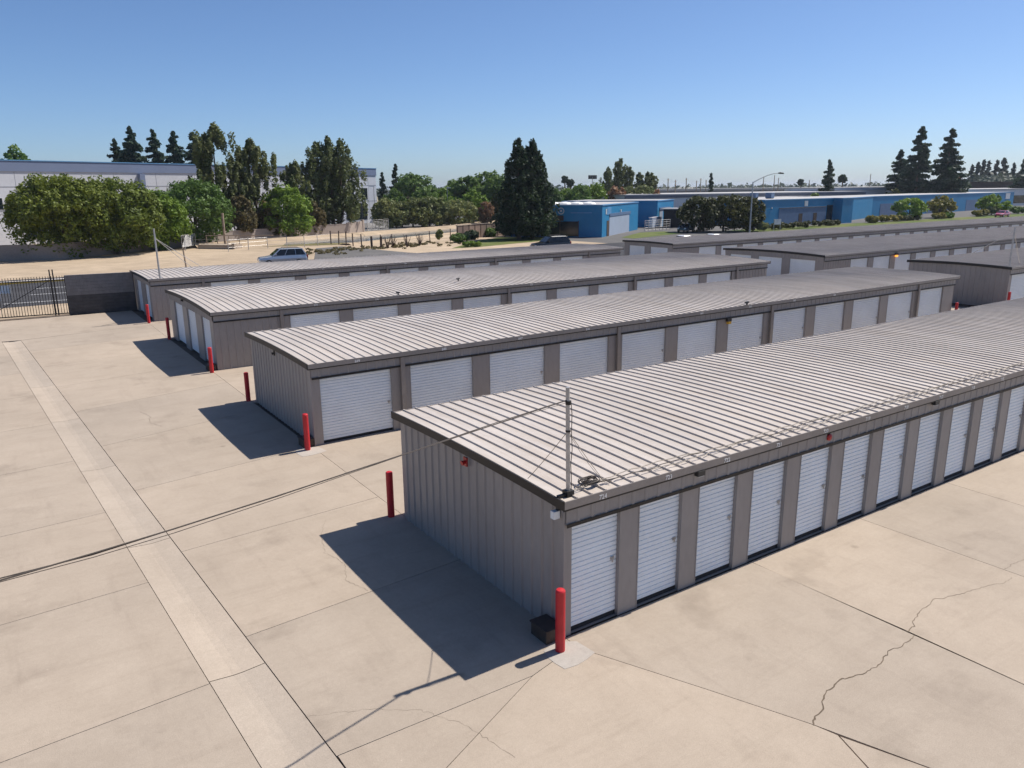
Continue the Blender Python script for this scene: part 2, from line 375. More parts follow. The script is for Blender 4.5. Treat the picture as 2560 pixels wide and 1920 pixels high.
def door_mesh(w, h):
    key = (round(w, 3), round(h, 3))
    if key not in DOORM:
        mb = MB(); n = int(round(h/0.092)); dz = h/n; prof = [(0.0, 0.0), (0.12, -0.026), (0.88, -0.026), (1.0, 0.0)]
        for k in range(n):
            for (ta, da), (tb, db) in zip(prof[:-1], prof[1:]):
                mb.quad((0, da, (k+ta)*dz), (w, da, (k+ta)*dz), (w, db, (k+tb)*dz), (0, db, (k+tb)*dz))
        curtain = mb.mesh('door_white')
        bar = MB().box(0.01, w-.01, -0.03, 0.02, -0.075, 0.0).mesh('rubber')
        la = MB(); la.box(w-.14, w-.06, -0.045, -0.020, .98, 1.03); la.box(w-.115, w-.09, -.055, -.044, .93, 1.01)
        DOORM[key] = (curtain, bar, la.mesh('galvanised'))
    return DOORM[key]
def add_door(b, x, y, w, h, rz=0.0, latch=True, handle=False):
    cu_, bar, la = door_mesh(w, h)
    d = obj('roller_door', cu_, b, (x, y, 0.085)); d.rotation_euler = (0, 0, rz)
    if latch:
        obj('bottom_seal', bar, d)
        if LR.random() < .7: obj('latch', la, d, (0, 0, LR.choice((-.12, 0, 0, .05))))
    return d
def storage(label, x0, y0, L, W, H, rise, doors, dw, enddoors=(), blank_rib=(), panels=True, numbers=None, downs=(), latch=True, far_end=False, backline=False):
    o_, e_ = 0.14, 0.127
    b = thing('storage_building', label, 'storage building', (x0, y0, 0), 0, 'rows of self storage buildings')
    HB, HT = 2.10, H-0.13                     # underside and top of the header
    # back, far end and the inner shell
    top = lambda t: H-.03+arc(t, rise)
    sh = MB(); sh.box(.16 if enddoors else .05, L-.04, .16, W-.03, 0.0, H-.06); sh.build('inner_wall', 'wall_metal', b)
    bw = ribbed_wall(L, 0, lambda x: H-.02); o = bw.build('back_wall', 'wall_metal', b, (L, W, 0)); o.rotation_euler = (0, 0, math.pi)
    ew = ribbed_wall(W, 0, lambda x: top(x/W)); o = ew.build('end_wall', 'wall_metal', b, (L, 0, 0)); o.rotation_euler = (0, 0, math.pi/2)
    # the end towards the yard
    if enddoors:
        seg = [0.0] + [v for (a, w) in enddoors for v in (a, a+w)] + [W]
        for a, c in zip(seg[::2], seg[1::2]):
            if c-a > .02: MB().box(-.012, .12, a, c, 0, HB).build('pier', 'wall_metal', b)
        hd = ribbed_wall(W, HB, lambda x: top(1-x/W)); o = hd.build('header', 'wall_metal', b, (-.03, W, 0)); o.rotation_euler = (0, 0, -math.pi/2)
        MB().box(-.029, 0.12, 0.01, W-.01, HB-.004, HB+.02).build('header_soffit', 'wall_metal', b)
        for a, w in enddoors:
            d = add_door(b, .09, a+w, w, HB-.085, -math.pi/2, latch=False)
    else:
        hd = ribbed_wall(W, 0, lambda x: top(1-x/W)); o = hd.build('end_wall', 'wall_metal', b, (0, W, 0)); o.rotation_euler = (0, 0, -math.pi/2)
        MB().box(-.034, .03, -.03, 0.12, 0, H-.05).build('corner_trim', 'wall_metal', b)
    # front: header, piers or blank cladding, doors
    hd = ribbed_wall(L, HB, lambda x: H-.03, 0.016); hd.build('header', 'wall_metal', b, (0, -.05, 0))
    MB().box(0.0, L, -.0495, 0.14, HB-.003, HB+.02).build('header_soffit', 'wall_metal', b)
    MB().box(0.0, L, -.078, -.0665, HB-.05, HB+.012).build('header_shade_strip', 'rake_paint_and_shade', b)  # added dark strip, stands in for the shade under the header
    segs = []; prev = 0.0
    for x in doors: segs.append((prev, x)); prev = x+dw
    segs.append((prev, L)); pm = {}
    for a, c in segs:
        if c-a < .02: continue
        if c-a > 1.6:
            wv = ribbed_wall(c-a, 0, lambda x: HB-.004); wv.build('wall_panel', 'wall_metal', b, (a, -.012, 0))
        else:
            key = round(c-a, 3)
            if key not in pm:
                mb = MB(); w = c-a
                mb.box(0, w, 0, .14, 0, HB-.005)
                if w > .3: mb.box(.0, .018, -.008, 0.0, 0, HB-.02); mb.box(w-.018, w, -.008, 0.0, 0, HB-.02)
                pm[key] = mb.mesh('wall_metal')
            obj('pier', pm[key], b, (a, 0, 0))
    for x in doors: add_door(b, x, .10, dw, HB-.09, 0, latch=latch)
    MB().box(0.0, L, 0.02, 0.15, 0.0, 0.012).build('sill', 'trim_metal', b)
    # roof
    if panels:
        me = roof_strip(W, o_, rise).mesh('roof_metal'); n = int(math.ceil((L+2*e_)/RIB))
        for k in range(n): obj('roof_panel', me, b, (-e_+k*RIB, 0, H+.001))
        Lr = n*RIB
    else:
        n = int(math.ceil((L+2*e_)/RIB)); Lr = n*RIB
        roof_strip(W, o_, rise, 8, n).build('roof', 'roof_metal', b, (-e_, 0, H+.001))
    MB().box(-e_, -e_+Lr, -o_-.012, -o_+.012, H-.125, H+.012).build('eave_trim', 'trim_metal', b)
    MB().box(-e_, -e_+Lr, -o_-.004, -o_+.010, H-.158, H-.126).build('eave_shade_strip', 'rake_paint_and_shade', b)  # shadow line below the eave fascia, put in as a dark strip
    MB().box(-e_+.03, -e_+Lr-.03, -o_+.013, -.07, H-.125, H-.105).build('soffit', 'rake_paint_and_shade', b)
    MB().box(-e_, -e_+Lr, W+o_-.012, W+o_+.012, H-.11, H+.012).build('eave_trim', 'trim_metal', b)
    for xx, xo in ((-e_-.022, -e_+.012), (-e_+Lr-.012, -e_+Lr+.022)):
        mb = MB(); n = 12; ya = -o_-.014; yb = W+o_+.014
        for j in range(n):
            t0, t1 = j/n, (j+1)/n; p, q = ya+(yb-ya)*t0, ya+(yb-ya)*t1; z0, z1 = H+arc(t0, rise), H+arc(t1, rise)
            mb.quad((xx, p, z0-.13), (xx, q, z1-.13), (xx, q, z1+.03), (xx, p, z0+.03)); mb.quad((xo, p, z0-.13), (xo, q, z1-.13), (xo, q, z1+.03), (xo, p, z0+.03))
            mb.quad((xx, p, z0+.03), (xx, q, z1+.03), (xo, q, z1+.03), (xo, p, z0+.03)); mb.quad((xx, p, z0-.13), (xx, q, z1-.13), (xo, q, z1-.13), (xo, p, z0-.13))
        for p, zz in ((ya, H), (yb, H)): mb.quad((xx, p, zz-.13), (xo, p, zz-.13), (xo, p, zz+.03), (xx, p, zz+.03))
        mb.build('rake_trim', 'rake_paint_and_shade', b)
    for x in downs:
        mb = MB(); mb.box(-.07, .07, -.125, -.052, 0.02, H-.1); mb.box(-.085, .085, -.13, -.05, 1.2, 1.23); mb.build('downspout', 'trim_metal', b, (x, 0, 0))
    if numbers:
        for k, x in enumerate(doors[:numbers[1]]):
            t = obj('unit_number', text_mesh(str(numbers[0]-k), 0.115, 'number_white'), b, (x+dw*.5, -o_-.018, H-.115)); t.rotation_euler = (math.pi/2, 0, 0)
    return b
# nearest row: narrow doors on a 1.524 m module
B1 = storage('nearest grey metal storage building with narrow white doors and a roof corner mast', 0, 0, 36.6, 6.07, 2.55, .06,
             [0.157+1.524*k for k in range(23)], 1.064, numbers=(724, 12))
B2 = storage('second grey storage building from the camera, wide white doors, plain ribbed end wall', .14, 12.33, 36.5, 6.15, 2.53, .06,
             [.26+2.985*k for k in range(12)], 2.32, numbers=(849, 9), downs=(2.94, 11.95, 20.9, 32.8))
B3 = storage('third grey storage building from the camera, three white doors in its shaded end wall', .28, 24.54, 36.0, 9.16, 2.50, .12,
             [3.30+2.985*k for k in range(10)], 2.33, enddoors=((.58, 1.6), (3.3, 1.8), (6.05, 1.95)), numbers=(577, 8), downs=(2.9, 15.0, 23.95, 32.95))
B4 = storage('fourth grey storage building from the camera, thin roof mast, beside the block wall', .43, 40.0, 36.5, 6.14, 2.49, .04,
             [3.40+2.985*k for k in range(10)], 2.25, enddoors=((.57, 1.45), (3.29, 1.72)), numbers=(573, 5), downs=(2.95, 15.1, 24.0, 33.1), latch=False)
B5 = storage('farthest long grey storage building on the right, two white doors in its end wall', 43.4, 40.3, 95.0, 6.3, 2.5, .06,
             [3.4+2.985*k for k in range(30)], 2.3, enddoors=((.6, 2.2), (3.55, 2.1)), panels=False, latch=False)
B6 = storage('long grey storage building on the right with a glowing amber lamp', 42.9, 24.75, 70.0, 9.1, 2.5, .11,
             [3.3+2.985*k for k in range(22)], 2.3, enddoors=((.7, 2.2), (3.6, 2.2), (6.5, 2.1)), panels=False, latch=False)
B7 = storage('grey storage building at the right edge with a plain ribbed end wall and roof mast', 43.9, 12.75, 45.0, 6.2, 2.52, .08,
             [.35+2.985*k for k in range(14)], 2.3, panels=False, latch=False)

# ---- bollards
def bollard(x, y, h, label):
    t = thing('bollard', label, 'bollard', (x, y, 0), 0, 'red corner bollards')
    mb = MB(); n = 20
    for j in range(n):
        a, c = 2*math.pi*j/n, 2*math.pi*(j+1)/n; P = lambda q, r, z: (math.cos(q)*r, math.sin(q)*r, z)
        mb.quad(P(a, .082, 0), P(c, .082, 0), P(c, .082, h-.03), P(a, .082, h-.03)); mb.quad(P(a, .082, h-.03), P(c, .082, h-.03), P(c, .066, h-.008), P(a, .066, h-.008))
    mb.build('post', 'bollard_red', t, smooth=True)
    cp = MB()
    for j in range(n):
        a, c = 2*math.pi*j/n, 2*math.pi*(j+1)/n; cp.quad((math.cos(a)*.0665, math.sin(a)*.0665, h-.008), (math.cos(c)*.0665, math.sin(c)*.0665, h-.008), (0, 0, h))
    cp.build('cap', 'bollard_red', t)
for x, y, h, l in ((-.28, -.27, 1.13, 'red bollard at the front corner of the nearest storage building'), (-.23, 6.32, 1.12, 'red bollard at the back corner of the nearest storage building'),
                   (-.19, 12.11, 1.12, 'red bollard at the front corner of the second storage building'), (-.07, 18.71, 1.08, 'red bollard at the back corner of the second storage building'),
                   (-.05, 24.21, 1.10, 'red bollard at the front corner of the third storage building'), (0.0, 33.41, 1.15, 'red bollard at the back corner of the third storage building'),
                   (.05, 39.57, 1.10, 'red bollard at the front corner of the fourth storage building'),
                   (43.5, 19.15, 1.1, 'red bollard at the back corner of the right masted storage building'), (43.6, 12.45, 1.1, 'red bollard at the front corner of the right masted storage building'),
                   (36.75, 12.1, 1.1, 'red bollard at the far front corner of the second storage building')):
    bollard(x, y, h, l)
def black_box(x, y, label):
    t = thing('bait_box', label, 'box', (x, y, 0), 0, 'black boxes beside the end walls')
    mb = MB(); mb.prism([(-.34, 0), (0, 0), (0, .44), (-.34, .44)], 0, .23); mb.build('body', 'box_black', t)
    mb = MB(); mb.box(-.36, .0, -.02, .46, .23, .255); mb.build('lid', 'box_black', t)
black_box(-.04, -.02, 'black box behind the bollard of the nearest storage building')
black_box(.10, 12.32, 'black box behind the bollard of the second storage building')
black_box(.22, 24.55, 'black box behind the bollard of the third storage building')

# ---- small fixtures on the walls
def fixture(name, cat, label, loc, rz, parts):
    t = thing(name, label, cat, loc, rz)
    for pn, mt_, fn in parts:
        mb = MB(); fn(mb); mb.build(pn, mt_, t)
    return t
fixture('fire_horn', 'alarm horn', 'small red alarm horn high on the nearest end wall', (-.032, 3.1, 2.28), 0, (('back_plate', 'bell_red', lambda m_: m_.box(-.03, 0, -.06, .06, -.09, .09)), ('horn', 'bell_red', lambda m_: m_.tube([(-.03, 0, .0), (-.10, 0, -.02)], [.03, .055], 10))))
fixture('fire_horn', 'alarm horn', 'small dark alarm horn high on the second building end wall', (.108, 15.6, 2.3), 0, (('back_plate', 'fixture_dark', lambda m_: m_.box(-.03, 0, -.05, .05, -.08, .08)), ('horn', 'fixture_dark', lambda m_: m_.tube([(-.03, 0, .0), (-.09, 0, -.02)], [.03, .05], 10))))
fixture('fire_horn', 'alarm horn', 'small dark alarm horn above the end doors of the third building', (.22, 30.0, 2.42), 0, (('back_plate', 'fixture_dark', lambda m_: m_.box(-.03, 0, -.05, .05, -.08, .08)), ('horn', 'fixture_dark', lambda m_: m_.tube([(-.03, 0, .0), (-.09, 0, -.02)], [.03, .05], 10))))
fixture('alarm_bell', 'alarm bell', 'round red alarm bell on the nearest building header', (7.05, -.068, 2.27), 0, (('bell', 'bell_red', lambda m_: m_.tube([(0, 0, 0), (0, -.03, 0), (0, -.055, 0)], [.075, .072, .03], 16)), ('mount', 'fixture_dark', lambda m_: m_.box(-.04, .04, -.002, .02, .07, .11))))
fixture('wall_lamp', 'wall lamp', 'small dark wall lamp at the top of the nearest building header, left one', (3.05, -.07, 2.36), 0, (('housing', 'fixture_dark', lambda m_: m_.box(-.09, .09, -.10, 0, -.05, .05)), ('lens', 'fixture_pale', lambda m_: m_.box(-.07, .07, -.09, -.01, -.062, -.05))))
fixture('wall_lamp', 'wall lamp', 'small dark wall lamp at the top of the nearest building header, right one', (11.2, -.07, 2.36), 0, (('housing', 'fixture_dark', lambda m_: m_.box(-.09, .09, -.10, 0, -.05, .05)), ('lens', 'fixture_pale', lambda m_: m_.box(-.07, .07, -.09, -.01, -.062, -.05))))
fixture('security_camera', 'camera', 'pale security camera under the roof corner of the nearest building', (-.045, .10, 2.30), 0, (('bracket', 'fixture_dark', lambda m_: m_.box(-.04, .01, -.03, .03, .03, .10)), ('housing', 'fixture_pale', lambda m_: (m_.box(-.13, -.01, -.05, .05, -.10, .03)))))
fixture('wall_lamp', 'wall lamp', 'yellowish wall lamp between wide doors of the second building', (18.25, 12.33, 1.93), 0, (('housing', 'fixture_dark', lambda m_: m_.box(-.12, .12, -.12, 0, .0, .16)), ('lens', 'line_yellow', lambda m_: m_.box(-.08, .08, -.14, -.02, -.1, .0))))
fixture('amber_lamp', 'wall lamp', 'glowing amber lamp on the pier of a long right hand building', (42.9+9.2, 24.7, 1.95), 0, (('housing', 'fixture_dark', lambda m_: m_.box(-.14, .14, -.14, 0, .1, .28)), ('lens', 'lamp_amber', lambda m_: m_.box(-.10, .10, -.15, -.02, -.04, .1))))
for x, y, z, l in ((19.2, 12.15, 2.55, 'dark clutter on the roof edge of the second building'), (13.4, 26.5, 2.68, 'dark vent stub on the third building roof'), (8.9, 24.5, 2.52, 'dark vent stub on the third building roof edge')):
    fixture('roof_vent', 'roof vent', l, (x, y, z), 0, (('pipe', 'fixture_dark', lambda m_: m_.tube([(0, 0, 0), (0, 0, .12)], .035, 8)), ('hood', 'fixture_dark', lambda m_: m_.box(-.09, .06, -.06, .06, .09, .15))))

# ---- masts, guys and the overhead cable
def sag(a, b_, s, n=14):
    a, b_ = Vector(a), Vector(b_); return [a.lerp(b_, j/n)-Vector((0, 0, s*4*(j/n)*(1-j/n))) for j in range(n+1)]
mast = thing('cable_mast', 'tall steel cable mast with two guy wires on the nearest roof corner', 'mast', (.115, .05, 2.56))
MB().tube([(0, 0, -.05), (-.012, .008, .95), (-.02, .015, 1.84)], [.038, .036, .034], 10).build('pole', 'galvanised', mast)
mb = MB(); mb.box(-.07, .07, -.07, .07, -.02, .10); mb.box(-.22, -.06, -.03, .03, .0, .05); mb.build('base_bracket', 'dark_steel', mast)
mb = MB(); mb.tube([(-.015, 0, 1.56), (-.015, 0, 1.62)], .05, 10); mb.tube([(-.012, .005, 1.10), (-.012, .005, 1.13)], .044, 10); mb.build('clamp', 'dark_steel', mast)
MB().tube(sag((-.01, .005, 1.12), (-.235, .82, .09), .02), .006, 5).build('guy_wire', 'cable_grey', mast)
MB().tube(sag((-.01, .005, 1.12), (.80, .02, .05), .02), .006, 5).build('guy_wire', 'cable_grey', mast)
MB().tube(sag((-.01, .005, 1.10), (.80, .02, .05), .07), .004, 5).build('guy_wire', 'cable_grey', mast)
MB().tube([(.03, -.01, 1.6), (.045, -.02, 1.4), (.02, -.045, 1.1), (.04, -.04, .8), (.01, -.045, .55), (.04, -.03, .3), (.06, 0, .1)], .007, 5).build('drop_cable', 'cable_black', mast)
oc = thing('overhead_cable', 'overhead cable bundle running from the mast to the lower left', 'cable', (0, 0, 0))
path = [(.10, .06, 4.19), (-1.5, -.34, 4.19), (-3.07, -.75, 4.20), (-4.0, -1.0, 4.21), (-4.97, -1.26, 4.22), (-6.11, -1.58, 4.25), (-6.83, -1.78, 4.28), (-7.54, -1.98, 4.32), (-9.5, -2.5, 4.42), (-13, -3.4, 4.6)]
MB().tube(path, .0075, 6).build('strand', 'cable_black', oc)
MB().tube([(x+.0, y+.012, z+.018*math.sin(x*3.1)-.004) for x, y, z in path], .0055, 6).build('strand', 'cable_black', oc)
p3_ = [Vector(p) for p in path]; MB().tube([(p.x, p.y-.01, p.z-.035*max(0, math.sin((p.x+1.0)*.95))-.012*abs(math.sin(p.x*2))) for p in p3_], .004, 5).build('strand', 'cable_black', oc)
rc = thing('roof_cable', 'loose cables lying along the front eave of the nearest roof', 'cable', (0, 0, 2.6))
rr = random.Random(5)
for k in range(3):
    pts = []; x = .25+.1*k
    while x < 30: pts.append((x, .06+.05*k+.05*math.sin(x*1.7+k*2)+rr.gauss(0, .012), .015+.012*k+.010*math.sin(x*9))); x += .17
    MB().tube(pts, .009, 4).build('strand', ('cable_grey', 'cable_black', 'cable_grey')[k], rc)
cc = thing('cable_coil', 'dark tangled cable coil beside the mast foot on the nearest roof', 'cable coil', (.66, .19, 2.60))
pts = []
for k in range(150):
    t = k*.35; q = .15+.05*math.sin(t*.37); pts.append((math.cos(t)*q+.02*math.sin(t*1.3), math.sin(t)*q*.75, .02+.05*abs(math.sin(t*.23))+.012*math.sin(t*3)))
MB().tube(pts, .008, 4).build('coil', 'cable_black', cc)
MB().tube([(.1, 0, .05), (.2, -.12, .03), (.3, -.1, .02), (.36, -.17, .02)], .014, 5).build('tail', 'cable_grey', cc)
m4 = thing('cable_mast', 'thin leaning mast with guy wires on the fourth storage building roof', 'mast', (1.0, 39.95, 2.53))
MB().tube([(0, 0, -.02), (-.02, 0, 2.85)], [.055, .045], 8).build('pole', 'galvanised', m4)
for q in ((3.2, 3.0, .12), (2.6, 3.2, .12)): MB().tube(sag((-.01, 0, 2.3), q, .03), .018, 5).build('guy_wire', 'galvanised', m4)
m7 = thing('cable_mast', 'steel mast with guy wires on the right masted storage building', 'mast', (44.3, 13.0, 2.56))
MB().tube([(0, 0, -.02), (.02, 0, 2.3)], [.06, .05], 8).build('pole', 'galvanised', m7)
for q in ((2.0, .3, .05), (-.2, 3.0, .12)): MB().tube(sag((0, 0, 2.1), q, .03), .018, 5).build('guy_wire', 'galvanised', m7)

# ---- block wall and sliding gate
mat('block_grey', (0.185, 0.175, 0.172), 0.9, 0, 0.12, 3, rnd=0.05, bump=0.4); mat('block_dark', (0.07, 0.066, 0.066), 0.9, 0, 0.2, 3, rnd=0.05, bump=0.4)
bwall = thing('block_wall', 'grey concrete block wall with a dark painted base beside the gate', 'wall', (-3.45, 46.05, 0), -0.12)
MB().box(0, 3.84, .06, .16, -.05, 2.42).build('mortar_core', 'block_dark', bwall)
bm_ = {n_: MB().box(.003, .397, 0, .14, .003, .197).mesh(n_) for n_ in ('block_grey', 'block_dark')}
bh_ = {n_: MB().box(.003, .197, 0, .14, .003, .197).mesh(n_) for n_ in ('block_grey', 'block_dark')}
for c in range(12):
    nm = 'block_dark' if c < 6 else 'block_grey'; x = 0.0
    if c % 2: obj('block', bh_[nm], bwall, (0, 0, c*.2)); x = .2
    while x < 3.79:
        full = x+.4 < 3.85; obj('block', (bm_ if full else bh_)[nm], bwall, (x, 0, c*.2)); x += .4 if full else .2
MB().box(-.02, 3.86, -.02, .18, 2.4, 2.46).build('coping', 'block_grey', bwall)
gate = thing('sliding_gate', 'black iron picket gate with diagonal braces at the left edge', 'gate', (-13.0, 47.25, 0), -0.112)
pk = MB().box(-.016, .016, -.016, .016, .08, 2.45).mesh('dark_steel')
for k in range(64): obj('picket', pk, gate, (.15*k+.05, 0, 0))
for z in (.10, 2.2): MB().box(0, 9.62, -.025, .025, z-.03, z+.03).build('rail', 'dark_steel', gate)
for a, c in ((.3, 4.2), (8.2, 5.0)): MB().tube([(a, -.02, .14), (c if a < 5 else 5.2, -.02, 2.2)] if a < 5 else [(5.2, -.02, .14), (8.8, -.02, 2.2)], .022, 6).build('brace', 'dark_steel', gate)
for x in (8.85, 9.02, 9.62): MB().box(x-.035, x+.035, -.035, .035, 0, 2.85 if x < 9.3 else 2.4).build('post', 'dark_steel', gate)
sg = thing('sign_board', 'small pale sign board seen through the black gate', 'sign', (-6.6, 56.9, 0), -.3)
MB().box(-.38, .42, -.01, .01, .45, 1.0).build('panel', 'fixture_pale', sg)
for x in (-.3, .34): MB().box(x-.02, x+.02, .012, .05, -.07, 1.0).build('post', 'galvanised', sg)

# ================================================================ trees and shrubs
def leaf_mat(name, dark, light, trans=0.32):
    mt, nt, b = nodes_of(name); v = wpos(nt)
    c = ramp(nt, noise(nt, v, 0.7, 4), 0.3, dark, 0.7, light)
    c = mul(nt, c, ramp(nt, noise(nt, v, 4.5, 2), 0.25, g3(0.72), 0.75, g3(1.3)))
    oi = nt.nodes.new('ShaderNodeObjectInfo')
    c = mul(nt, c, ramp(nt, oi.outputs['Random'], 0.0, (0.88, 0.92, 0.9), 1.0, (1.12, 1.08, 1.05)))
    nt.links.new(c, b.inputs['Base Color']); b.inputs['Roughness'].default_value = 0.6; b.inputs['Specular IOR Level'].default_value = 0.3
    tr = nt.nodes.new('ShaderNodeBsdfTranslucent'); nt.links.new(c, tr.inputs['Color'])
    mx = nt.nodes.new('ShaderNodeMixShader'); mx.inputs[0].default_value = trans
    nt.links.new(b.outputs[0], mx.inputs[1]); nt.links.new(tr.outputs[0], mx.inputs[2])
    nt.links.new(mx.outputs[0], nt.nodes['Material Output'].inputs['Surface'])
leaf_mat('leaf_olive', (0.090, 0.125, 0.018), (0.195, 0.235, 0.034))
leaf_mat('leaf_green', (0.0697, 0.1318, 0.0279), (0.1473, 0.2325, 0.0465))
leaf_mat('leaf_lime', (0.1085, 0.186, 0.0217), (0.2325, 0.3332, 0.0465))
leaf_mat('leaf_sage', (0.1318, 0.1628, 0.0543), (0.2402, 0.2558, 0.093))
leaf_mat('leaf_pine', (0.0775, 0.1085, 0.0388), (0.1783, 0.1938, 0.0697))
leaf_mat('leaf_redwood', (0.0192, 0.0408, 0.0192), (0.048, 0.0792, 0.0312))
leaf_mat('leaf_fir', (0.0216, 0.0456, 0.0264), (0.0504, 0.084, 0.0408))
leaf_mat('leaf_dark', (0.0375, 0.05, 0.015), (0.1063, 0.1063, 0.0275))
leaf_mat('leaf_brown', (0.1063, 0.0875, 0.0375), (0.1875, 0.15, 0.0625))
leaf_mat('leaf_dead', (0.2, 0.1063, 0.0562), (0.3375, 0.1875, 0.1))
leaf_mat('leaf_gold', (0.1625, 0.1625, 0.0312), (0.3, 0.25, 0.05))
leaf_mat('leaf_far', (0.0495, 0.0715, 0.055), (0.0825, 0.1045, 0.077))
mat('bark', (0.11, 0.08, 0.055), 0.9, 0, 0.3, 3)
CAMP = np.array([-7.23, -9.26, 7.47])
def leaf_mesh(clumps, size, rng, material, up=0.25):
    """clumps: rows of centre(3), radii(3), count; small rhombic leaf faces through each clump's shell"""
    P, N = [], []
    for c in clumps:
        n = int(c[6])
        if n < 1: continue
        d = rng.normal(size=(n, 3)); d /= np.linalg.norm(d, axis=1)[:, None]
        rad = (0.55+0.5*rng.random(n))[:, None]
        P.append(np.array(c[:3])+d*rad*np.array(c[3:6])); N.append(d+rng.normal(size=(n, 3))*0.65+np.array([0, 0, up]))
    P = np.concatenate(P); N = np.concatenate(N); N /= np.linalg.norm(N, axis=1)[:, None]
    n = len(P); t = rng.normal(size=(n, 3)); t -= (t*N).sum(1)[:, None]*N; t /= np.linalg.norm(t, axis=1)[:, None]; b_ = np.cross(N, t)
    s = size*(0.6+0.8*rng.random(n))[:, None]
    V = np.stack([P-t*s, P-b_*s*.55, P+t*s, P+b_*s*.55], 1).reshape(-1, 3).astype(np.float32)
    me = bpy.data.meshes.new('foliage'); me.vertices.add(4*n); me.vertices.foreach_set('co', V.ravel())
    me.loops.add(4*n); me.loops.foreach_set('vertex_index', np.arange(4*n, dtype=np.int32))
    me.polygons.add(n); me.polygons.foreach_set('loop_start', np.arange(0, 4*n, 4, dtype=np.int32)); me.polygons.foreach_set('loop_total', np.full(n, 4, dtype=np.int32))
    me.update(calc_edges=True); me.materials.append(MAT[material]); return me
